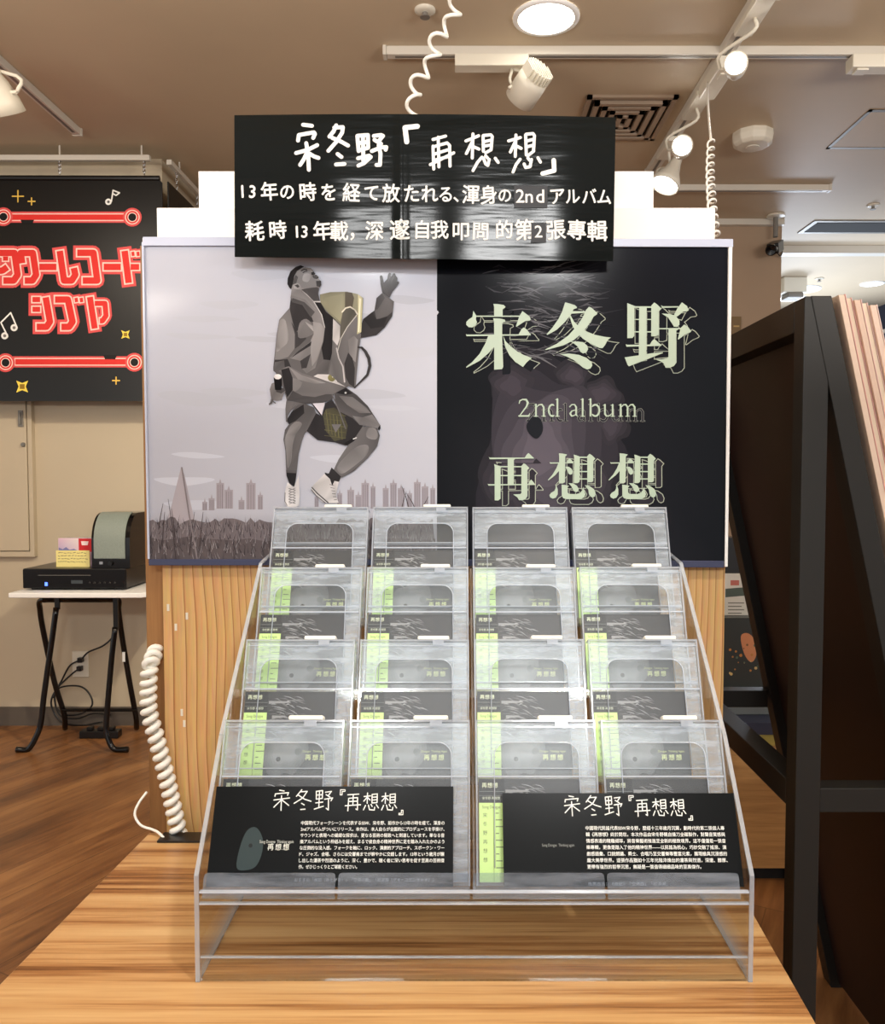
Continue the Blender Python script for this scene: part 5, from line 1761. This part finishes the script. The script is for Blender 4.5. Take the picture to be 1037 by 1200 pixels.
def spotlight(label, track_pt, head_pt, aim, kind='drum', lit=True, r=0.042, box=None):
    th = thing('spotlight', label, 'spotlight', track_pt)
    T, Hd = Vector(track_pt), Vector(head_pt)
    d = (Vector(aim) - Hd).normalized()
    bx = box or ((-0.03, -0.11, -0.055), (0.03, 0.11, -0.0335))
    MB().box(T + Vector(bx[0]), T + Vector(bx[1])).build('adaptor_box', M['cream'], th, bevel=0.003)
    z0 = T.z + bx[0][2] + 0.001
    side = d.cross(Vector((0, 0, 1))).normalized()
    back = Hd - d * 0.03
    arm = [Vector((T.x, T.y, z0)), Vector((T.x, T.y, (z0 + Hd.z) / 2 + 0.02)), back + side * (r + 0.012) + Vector((0, 0, 0.05)), back + side * (r + 0.012)]
    MB().tube(opencurve(arm, 4), 0.006, 8).build('arm', M['cream'], th, smooth=True)
    hd_ = MB()
    if kind == 'drum':
        hd_.lathe([(0.0, -0.11), (r * 0.5, -0.108), (r * 0.62, -0.07), (r * 0.95, -0.04), (r * 1.06, 0.0), (r * 1.06, 0.02), (r * 0.98, 0.022), (r * 0.9, 0.012), (0, 0.010)], Hd, d)
    elif kind == 'cone':
        hd_.lathe([(0.0, -0.13), (r * 0.34, -0.128), (r * 0.4, -0.1), (r * 0.62, -0.05), (r * 1.0, 0.0), (r * 1.02, 0.022), (r * 0.94, 0.022), (r * 0.86, 0.008), (0, 0.006)], Hd, d)
    elif kind == 'shade':
        hd_.lathe([(0.0, -0.17), (r * 0.45, -0.165), (r * 0.5, -0.09), (r * 0.72, -0.06), (r * 0.95, -0.01), (r * 1.04, 0.03), (r * 0.98, 0.03), (r * 0.9, 0.0), (0, -0.02)], Hd, d)
    hd_.build('head', M['cream'], th, smooth=True)
    MB().tube([back + side * (r + 0.012), back + side * (r * 0.6)], 0.006, 8).build('pivot', M['cream'], th)
    MB().lathe([(0, 0.0135), (r * 0.88, 0.0135), (r * 0.88, 0.0125), (0, 0.0125)] if kind != 'shade' else [(0, 0.004), (r * 0.85, 0.004), (r * 0.85, 0.002), (0, 0.002)], Hd, d).build('lens', M['spotglow'] if lit else M['white'], th)
    return th


# the two glaring heads and the cone below them on the right track
Hd = at(862, 76, 2.72)
spotlight('glaring round spotlight nearest on the right track, beside the ceiling downlight', (xB, 2.66, CEIL), Hd, Hd + Vector((-0.30, -1, -0.16)), 'drum', True, 0.036)
Hd = at(799, 172, 3.34)
spotlight('glaring round spotlight just above the white header blocks, with the coiled cord beside it', (xB, 3.30, CEIL), Hd, Hd + Vector((-0.2, -1, -0.10)), 'drum', True, 0.040)
Hd = at(781, 213, 3.62)
spotlight('cream cone spotlight tilted down left under the glaring one', (xB - 0.002, 3.72, CEIL), Hd, Hd + Vector((-0.42, -0.22, -0.85)), 'cone', True, 0.062)
# finned head in the middle
Tm = atz(575, 62, CEIL)
fm = thing('finned_spotlight', 'cream finned spotlight pointing away, hanging just above the black sign', 'spotlight', (Tm.x, y1, CEIL))
a, b = at(533, 58, y1), at(619, 81, y1)
MB().box((a.x, y1 - 0.028, b.z), (b.x, y1 + 0.028, CEIL - 0.0325)).build('adaptor_box', M['cream'], fm, bevel=0.003)
hc = at(612, 112, y1 - 0.02)
dd = Vector((-0.55, 0.75, -0.55)).normalized()
MB().lathe([(0, -0.075), (0.052, -0.075), (0.054, -0.05), (0.054, 0.02), (0.047, 0.022), (0.0, 0.012)], hc, dd, 28).build('head', M['cream'], fm, smooth=True)
sd = dd.cross(Vector((0, 0, 1))).normalized()
ud = sd.cross(dd)
for k in range(9):
    o_ = hc - dd * 0.0755 + sd * (-0.044 + k * 0.011)
    hgt = math.sqrt(max(0.0004, 0.052 ** 2 - (-0.044 + k * 0.011) ** 2))
    MB().slab(o_ - ud * hgt - sd * 0.002, sd * 0.004, ud * 2 * hgt, -dd * 0.035).build('cooling_fin', M['cream'], fm)
MB().lathe([(0, 0.0135), (0.045, 0.0225), (0.045, 0.021), (0, 0.012)], hc, dd).build('lens', M['lamp'], fm)
q0 = at(600, 81, y1)
MB().tube(opencurve([(q0.x, y1, q0.z), (q0.x - 0.002, y1, q0.z - 0.05), hc + sd * 0.06 + Vector((0, 0, 0.01))], 5), 0.0055, 8).build('arm', M['cream'], fm, smooth=True)
MB().tube(opencurve([(q0.x + 0.005, y1, q0.z), (q0.x + 0.05, y1, q0.z - 0.02), hc - sd * 0.06 + Vector((0, 0, 0.01))], 5), 0.0055, 8).build('arm', M['cream'], fm, smooth=True)
# adaptor box at the right end
a, b = at(1000, 56, y1 - 0.03), at(1075, 78, y1 - 0.03)
ab = thing('track_adaptor', 'cream adaptor box on the sideways track at the right picture edge', 'track adaptor', ((a.x + b.x) / 2, y1, CEIL))
MB().box((a.x, y1 - 0.03, b.z), (b.x, y1 + 0.03, CEIL - 0.0325)).build('housing', M['cream'], ab, bevel=0.004)
MB().box((a.x + 0.02, y1 - 0.02, b.z - 0.006), (a.x + 0.06, y1 + 0.02, b.z - 0.0003)).build('locking_lever', M['cream'], ab)
# box of the near right lamp
a = atz(895, 18, CEIL - 0.06)
ab = thing('track_adaptor', 'long cream adaptor box on the right track above the nearest glaring spot', 'track adaptor', (xB, 2.45, CEIL))
MB().box((xB - 0.032, 2.30, CEIL - 0.075), (xB + 0.032, 2.53, CEIL - 0.0325)).build('housing', M['cream'], ab, bevel=0.004)
MB().box((xB - 0.012, 2.34, CEIL - 0.080), (xB + 0.012, 2.39, CEIL - 0.0753)).build('locking_lever', M['cream'], ab)
a = atz(832, 118, CEIL - 0.06)
ab = thing('track_adaptor', 'cream adaptor box where the slim coiled cord leaves the right track', 'track adaptor', (xB, 3.05, CEIL))
MB().box((xB - 0.03, 2.93, CEIL - 0.08), (xB + 0.03, 3.17, CEIL - 0.0325)).build('housing', M['cream'], ab, bevel=0.004)
MB().box((xB - 0.012, 2.96, CEIL - 0.085), (xB + 0.012, 3.0, CEIL - 0.0803)).build('locking_lever', M['cream'], ab)
# lamp at the left picture edge
Hd = at(2, 122, 2.75)
spotlight('white shade spotlight at the left picture edge, pointing down at the wall', (pD.x, 2.72, CEIL), Hd, Hd + Vector((0.12, 0.55, -0.85)), 'shade', True, 0.062)

# downlights
def downlight(label, p, r, m, group=None):
    th = thing('downlight', label, 'downlight', (p.x, p.y, CEIL), group)
    MB().lathe([(r * 1.13, -0.0005), (r * 1.13, -0.006), (r, -0.010), (r * 0.95, -0.008)], (p.x, p.y, CEIL), (0, 0, 1), 32).build('trim_ring', M['white'], th, smooth=True)
    MB().lathe([(0, -0.0075), (r * 0.95, -0.0075), (r * 0.95, -0.003), (0, -0.003)], (p.x, p.y, CEIL), (0, 0, 1), 32).build('diffuser', m, th)


downlight('large bright round ceiling downlight near the top of the photo', atz(640, 20, CEIL), 0.097, M['lamp'])
downlight('small lit downlight in the far right hall, beyond the dark stand', atz(1022, 332, CEIL), 0.08, M['lampcool'])
downlight('unlit round ceiling light far back, left of the leaning magazines', atz(938, 339, CEIL), 0.14, M['white'])
downlight('far hall ceiling light low over the leaning magazines', atz(927, 349, CEIL), 0.11, M['lampcool'])
for (u, v, lab) in ((498, 11, 'small round sprinkler on the ceiling beside the big coiled cord'), (1023, 240, 'small sprinkler head on the ceiling at the far right'), (960, 326, 'tiny sprinkler in the far hall ceiling')):
    p = atz(u, v, CEIL)
    th = thing('sprinkler', lab, 'sprinkler', p)
    MB().lathe([(0.034, -0.0005), (0.034, -0.006), (0.02, -0.010), (0, -0.010)], p, (0, 0, 1), 24).build('rosette', M['cream'], th, smooth=True)
    MB().lathe([(0.008, -0.0105), (0.008, -0.022), (0.016, -0.024), (0.016, -0.026), (0, -0.026)], p, (0, 0, 1), 16).build('nozzle', M['grey'], th)
p = atz(882, 156, CEIL)
th = thing('smoke_detector', 'cream rounded detector on the ceiling right of the glaring spotlights', 'detector', p)
MB().lathe([(0.088, -0.0005), (0.09, -0.02), (0.085, -0.045), (0.07, -0.058), (0, -0.060)], p, (0, 0, 1), 10).build('housing', M['cream'], th, bevel=0.004)
MB().lathe([(0.03, -0.0603), (0.028, -0.064), (0, -0.064)], p, (0, 0, 1), 20).build('sensor_cap', M['cream'], th)
p = atz(935, 344, CEIL)
th = thing('ceiling_sensor', 'small pale box sensor hanging from the far hall ceiling', 'sensor', p)
pp = at(929, 349, 6.3)
MB().box((pp.x - 0.09, 6.25, CEIL - 0.12), (pp.x + 0.09, 6.4, CEIL - 0.0005)).build('housing', M['cream'], th, bevel=0.01)
MB().box((pp.x - 0.06, 6.24, CEIL - 0.16), (pp.x + 0.06, 6.38, CEIL - 0.1203)).build('lens_cover', M['grey'], th, bevel=0.01)
# vent
p0, p1 = atz(700, 136, CEIL), atz(762, 170, CEIL)
M['ventmetal'] = mat('vent_metal', (168, 148, 128), 0.5)
vn = thing('ceiling_vent', 'square ceiling air vent half hidden behind the top right of the black sign', 'vent', atz(735, 150, CEIL))
xx0, xx1, yy0, yy1 = 0.50, 0.86, 3.30, 3.72
fm_ = MB()
for k, (i0, i1) in enumerate(((0, 0.03),)):
    for (a, b) in (((xx0, yy0), (xx1, yy0 + 0.02)), ((xx0, yy1 - 0.02), (xx1, yy1)), ((xx0, yy0), (xx0 + 0.02, yy1)), ((xx1 - 0.02, yy0), (xx1, yy1))):
        fm_.box((a[0], a[1], CEIL - 0.012), (b[0], b[1], CEIL - 0.0005))
fm_.build('frame', M['ventmetal'], vn)
for k in range(4):
    q = 0.035 + k * 0.038
    lv = MB()
    for (a, b) in (((xx0 + q, yy0 + q), (xx1 - q, yy0 + q + 0.02)), ((xx0 + q, yy1 - q - 0.02), (xx1 - q, yy1 - q)), ((xx0 + q, yy0 + q), (xx0 + q + 0.02, yy1 - q)), ((xx1 - q - 0.02, yy0 + q), (xx1 - q, yy1 - q))):
        lv.box((a[0], a[1], CEIL - 0.022), (b[0], b[1], CEIL - 0.006))
    lv.build('louvre', M['ventmetal'], vn)
MB().box((xx0 + 0.02, yy0 + 0.02, CEIL - 0.004), (xx1 - 0.02, yy1 - 0.02, CEIL - 0.0006)).build('backing', M['dark'], vn)
# access panel outline and the long slot
q0, q1, q2 = atz(970, 172, CEIL), atz(1006, 128, CEIL), atz(1090, 172, CEIL)
ap = thing('access_panel', 'flush square access panel outlined on the ceiling at the far right', 'access panel', q0)
x0_, x1_ = q0.x, q0.x + 0.62
MB().box((x0_, q0.y, CEIL - 0.003), (x1_, q0.y + 0.02, CEIL - 0.0005)).box((x0_, q1.y, CEIL - 0.003), (x1_, q1.y + 0.02, CEIL - 0.0005)).box((x0_, q0.y + 0.02, CEIL - 0.003), (x0_ + 0.016, q1.y, CEIL - 0.0005)).build('frame', M['grey'], ap)
MB().box((x0_ + 0.016, q0.y + 0.02, CEIL - 0.0016), (x1_, q1.y, CEIL - 0.0006)).build('panel', M['ceiling'], ap)
q0, q1 = atz(935, 272, CEIL), atz(1037, 260, CEIL)
sl = thing('air_slot', 'long dark air slot in the ceiling above the leaning magazines', 'vent', q0)
MB().box((q0.x, q0.y - 0.24, CEIL - 0.006), (q0.x + 1.6, q0.y + 0.01, CEIL - 0.0005)).build('frame', M['grey'], sl)
MB().box((q0.x + 0.03, q0.y - 0.21, CEIL - 0.008), (q0.x + 1.6, q0.y - 0.02, CEIL - 0.0061)).build('louvre', M['dark'], sl)  # flat dark strip; the shade of the recess is put into its colour
# security camera
p = atz(909, 252, CEIL)
sc_ = thing('security_camera', 'black security camera on a short ceiling pole beside the tan wall end', 'camera', p)
MB().lathe([(0.05, -0.0005), (0.05, -0.01), (0.012, -0.014), (0, -0.014)], p, (0, 0, 1), 20).build('mount_plate', M['cream'], sc_)
b_ = at(906, 282, p.y)
MB().tube([p - Vector((0, 0, 0.013)), (p.x, p.y, b_.z + 0.02)], 0.014, 10).build('pole', M['grey'], sc_)
h0 = at(908, 290, p.y)
dd = Vector((-0.45, -0.75, -0.32)).normalized()
sd = dd.cross(Vector((0, 0, 1))).normalized()
ud = sd.cross(dd)
MB().slab(h0 - dd * 0.10 - sd * 0.032 - ud * 0.03, dd * 0.17, sd * 0.064, ud * 0.06).build('body', M['black'], sc_, bevel=0.004)
MB().lathe([(0.03, 0), (0.032, 0.05), (0.026, 0.055), (0, 0.05)], h0 + dd * 0.0703, dd, 18).build('lens_barrel', M['gloss'], sc_)
MB().tube(opencurve([h0 - dd * 0.1, h0 - dd * 0.13 + Vector((0.02, 0, -0.03)), h0 - dd * 0.08 + Vector((0.02, 0, -0.06)), h0 - dd * 0.04 - ud * 0.03], 5), 0.003, 6).build('cable', M['black'], sc_)

# tan wall: a small dark plaque
q0, q1 = at(857, 371, 4.89), at(868, 394, 4.89)
pq = thing('wall_plaque', 'small dark gold plaque on the tan wall beside the poster edge', 'plaque', ((q0.x + q1.x) / 2, 4.89, q1.z))
MB().box((q0.x, 4.885, q1.z), (q1.x, 4.8995, q0.z)).build('plate', mat('dark_gold', (120, 92, 48), 0.4), pq, bevel=0.002)
MB().box((q0.x + 0.012, 4.882, (q0.z + q1.z) / 2 - 0.004), (q1.x - 0.012, 4.8849, (q0.z + q1.z) / 2 + 0.004)).build('lettering_bar', mat('gold_ink', (196, 164, 96), 0.4), pq)

# ------------------------------------------------------------------ black A-frame stand on the right
Yp, Yr = 1.30, 1.94
af = thing('magazine_stand', 'tall black A-frame stand with dark brown boards at the right', 'display stand', (0.7, 1.62, 0))
pw = 0.040
px = 0.560
ztop = H + 0.281
ZR = 0.475                                    # low cross rail level


def upr(x, y):
    return MB().box((x - pw / 2, y, 0.0004), (x + pw / 2, y + pw, ztop))


upr(px, Yp).build('post', M['steel'], af, bevel=0.0015)
upr(px, Yr - pw).build('post', M['steel'], af, bevel=0.0015)
SL = 0.222
lx = px + 0.006
for y in (Yp, Yr - pw):
    z0 = ztop
    x_at = lambda z: lx + SL * (z0 - z)
    MB().prism([(px - 0.011, y - 0.0015, z0 + 0.0005), (px + 0.0215, y - 0.0015, z0 + 0.0005), (px + 0.0245 + SL * z0, y - 0.0015, 0.0004), (px - 0.011 + SL * z0, y - 0.0015, 0.0004)], (0, pw + 0.003, 0)).build('slanted_leg', M['steel'], af, bevel=0.0015)
MB().box((px - pw / 2, Yp + pw + 0.0004, ztop - 0.05), (px + pw / 2, Yr - pw - 0.0004, ztop)).build('top_rail', M['steel'], af, bevel=0.0015)
zr = H - 0.525
MB().box((px - pw / 2, Yp + pw + 0.0004, zr - 0.0215), (px + pw / 2, Yr - pw - 0.0004, zr + 0.0215)).build('side_rail', M['steel'], af, bevel=0.0015)
for y in (Yp, Yr - pw):
    MB().box((px + pw / 2 + 0.0004, y + 0.002, zr - 0.02), (lx + SL * (ztop - zr) - 0.024, y + pw - 0.002, zr + 0.02)).build('cross_bar', M['steel'], af, bevel=0.0015)
# boards between the slanted legs
bx = lambda z: lx + SL * (ztop - z) + 0.004
za, zb = ztop - 0.01, 0.012
MB().prism([(bx(za), Yp + pw + 0.001, za), (bx(za) + 0.012, Yp + pw + 0.001, za), (bx(zb) + 0.012, Yp + pw + 0.001, zb), (bx(zb), Yp + pw + 0.001, zb)], (0, Yr - Yp - 2 * pw - 0.002, 0)).build('backing_board', M['board'], af)
# shelf ledges on the far face that hold the magazines
for zl in (H - 0.17, 0.55):
    x_ = bx(zl) + 0.0245
    MB().box((x_, Yp + 0.004, zl - 0.02), (x_ + 0.09, Yr - 0.004, zl)).build('ledge', M['steel'], af)
    MB().box((x_ + 0.0904, Yp + 0.004, zl - 0.02), (x_ + 0.098, Yr - 0.004, zl + 0.05)).build('ledge_lip', M['steel'], af)

# pale magazines leaning on it, seen edge-on
labs = ['pink edged magazine leaning innermost against the black stand', 'second cream magazine from the stand in the leaning row', 'third pale magazine from the stand in the leaning row', 'fourth cream magazine from the stand in the leaning row', 'outermost pink-cream magazine of the leaning row']
cols = [(222, 200, 182), (224, 208, 184), (216, 190, 172), (230, 214, 190), (224, 200, 184)]
for k in range(5):
    zb_ = H - 0.168
    zt_ = ztop + 0.002 - 0.004 * k
    s_ = 0.225 + 0.012 * k
    x_b = bx(zb_) + 0.026 + 0.0125 * k
    hgt = zt_ - zb_
    y0 = Yp + 0.0 + 0.006 * (k % 2)
    x_t = lx + 0.027 + 0.0125 * k
    mg = thing('magazine', labs[k], 'magazine', (x_b, y0 + 0.14, zb_), 'magazines leaning in a row on the stand')
    MB().prism([(x_b, y0, zb_ + 0.0005), (x_b + 0.009, y0, zb_ + 0.0005), (x_t + 0.009, y0, zt_), (x_t, y0, zt_)], (0, 0.30, 0)).build('page_block', mat('page_edge', cols[k], 0.7), mg)
    MB().prism([(x_b + 0.0094, y0 - 0.001, zb_ + 0.0005), (x_b + 0.0106, y0 - 0.001, zb_ + 0.0005), (x_t + 0.0106, y0 - 0.001, zt_ + 0.001), (x_t + 0.0094, y0 - 0.001, zt_ + 0.001)], (0, 0.303, 0)).build('cover', mat('cover_paper', (222, 168 + 8 * k, 160 + 8 * k), 0.4), mg)

# magazine with a woman's face, further back
mz = thing('cover_magazine', 'magazine with a face on a pale cover and yellow red masthead, right edge', 'magazine', at(1060, 530, 2.3))
MY = 2.3


def mpt(u, v, l):
    return at(u, v, MY - l)


MB().prism([at(1018, 414, MY), at(1120, 398, MY), at(1120, 540, MY), at(1019, 548, MY)], (0, 0.006, 0)).build('cover', mat('cover_pale', (214, 218, 224), 0.35), mz)
f_ = Print(mpt)
f_.poly([(1024, 470), (1026, 446), (1036, 430), (1052, 424), (1078, 428), (1092, 450), (1094, 500), (1080, 538), (1050, 540), (1034, 520)], (36, 32, 34), 1, 4)
f_.poly([(1028, 470), (1032, 448), (1044, 438), (1062, 438), (1076, 452), (1078, 484), (1068, 508), (1054, 520), (1040, 508), (1030, 490)], (214, 186, 172), 2, 4)
f_.stroke([(1029, 458), (1034, 455), (1040, 457)], [0.8, 1.8, 0.8], (50, 38, 36), 3)
f_.dot(1034.5, 464, 2.6, (46, 36, 36), 3, 1.7)
f_.stroke([(1052, 457), (1060, 454), (1068, 458)], [0.8, 1.8, 0.8], (50, 38, 36), 3)
f_.dot(1060, 463, 2.8, (46, 36, 36), 3, 1.7)
f_.stroke([(1044, 462), (1041, 478), (1046, 481)], 1.0, (176, 140, 126), 3)
f_.poly([(1037, 492), (1045, 489), (1056, 491), (1048, 498), (1041, 497)], (176, 70, 74), 3, 3)
f_.char('V', 1027, 430, 27, (226, 66, 44), 3, 0.03)
f_.char('O', 1042, 426, 26, (238, 190, 52), 3, 0.03)
f_.char('C', 1060, 424, 26, (226, 66, 44), 3, 0.03)
f_.char('E', 1078, 422, 26, (238, 190, 52), 3, 0.03)
f_.build('cover_print', M['matteink'], mz)
rkx = thing('wall_rack', 'dark rack panel holding the cover magazine at the right edge', 'rack', (1.5, 2.33, 0))
q0, q1 = at(1010, 392, 2.33), at(1200, 392, 2.33)
MB().box((q0.x + 0.01, 2.312, 0.0004), (q1.x, 2.34, q0.z)).build('panel', M['navy'], rkx)
zz_ = at(1019, 549, MY).z
MB().box((q0.x + 0.015, 2.27, zz_ - 0.03), (q1.x, 2.3115, zz_ - 0.006)).build('ledge', M['black'], rkx)

# ------------------------------------------------------------------ low cabinet and stock behind the stand
cb = thing('low_cabinet', 'low wooden cabinet on a black plinth behind the stand, right of the fixture', 'cabinet', (1.2, 2.7, 0))
zc = at(900, 872, 2.4).z
MB().box((0.62, 2.40, 0.045), (1.9, 3.0, zc)).build('carcass', M['cabinet'], cb, bevel=0.002)
MB().box((0.66, 2.43, 0.0004), (1.86, 2.96, 0.0448)).build('plinth', M['dark'], cb)
MB().box((0.62, 2.385, zc + 0.0004), (1.9, 3.0, zc + 0.034)).build('edge_strip', mat('olive_strip', (150, 134, 62), 0.5), cb)
MB().box((0.62, 2.38, zc + 0.0345), (1.9, 3.0, zc + 0.07)).build('tray', mat('navy_tray', (36, 40, 60), 0.4), cb)
cc = at(930, 1033, 2.38)
MB().lathe([(0.024, -0.01), (0.024, 0.01)], (cc.x, 2.40, 0.0245), (1, 0, 0), 16).build('caster', M['grey'], cb)
zs = zc + 0.0705
# stock standing on it
def stock(name, label, cat, u0, u1, v0, v1, Y, col, draw=None, th=0.05, zb=None):
    a, b = at(u0, v0, Y), at(u1, v1, Y)
    z0 = b.z if zb is None else zb
    t = thing(name, label, cat, ((a.x + b.x) / 2, Y, z0))
    MB().box((a.x, Y, z0 + 0.0004), (b.x, Y + th, a.z)).build('cover', mat(name + '_cover', col, 0.3), t, bevel=0.001)
    p = Print(lambda u, v, l: at(u, v, Y - l))
    if draw:
        draw(p)
        p.build('print', M['matteink'], t)
    return a.z


def dr1(p):
    p.poly([(850, 811), (920, 811), (920, 838), (850, 838)], (86, 92, 94), 1)


def dr2(p):
    rn = random.Random(9)
    p.poly([(868, 746), (876, 742), (884, 750), (886, 768), (880, 776), (872, 766)], (206, 138, 98), 1, 4)
    for k in range(26):
        u, v = rn.uniform(850, 890), rn.uniform(752, 792)
        p.dot(u, v, rn.uniform(0.8, 2.0), rn.choice(((190, 130, 70), (120, 90, 60), (90, 110, 90), (210, 180, 120))), 2, n=6)


def dr3(p):
    for k in range(4):
        p.poly([(853, 706 + k * 4), (872 - 3 * (k % 2), 706 + k * 4), (872 - 3 * (k % 2), 707.2 + k * 4), (853, 707.2 + k * 4)], (120, 118, 112), 1)
    p.poly([(856, 680), (866, 680), (866, 686), (856, 686)], (190, 110, 100), 2)
    p.poly([(850, 690), (874, 688), (874, 698), (850, 700)], (84, 96, 90), 1)


zt1 = stock('record_sleeve', 'grey glossy record sleeve lying low on the cabinet behind the stand', 'record', 800, 925, 812, 842, 2.46, (104, 110, 112), None, 0.30, zs)
zt2 = stock('photo_book', 'dark book with an orange face standing behind the stand on the cabinet', 'book', 806, 905, 724, 812, 2.52, (46, 50, 48), dr2, 0.10, zt1)
stock('boxed_set', 'white and green boxed set on top of the dark book behind the stand', 'box', 830, 880, 672, 723, 2.56, (216, 214, 206), dr3, 0.06, zt2)
zt3 = at(850, 672, 2.56).z
stock('black_box', 'black box piled on the white set, mostly behind the stand', 'box', 826, 870, 630, 671, 2.56, (22, 22, 24), None, 0.06, zt3)

for _o in [o for o in C.objects if o.type == 'MESH' and o.name.startswith('text')]:
    bpy.data.objects.remove(_o)
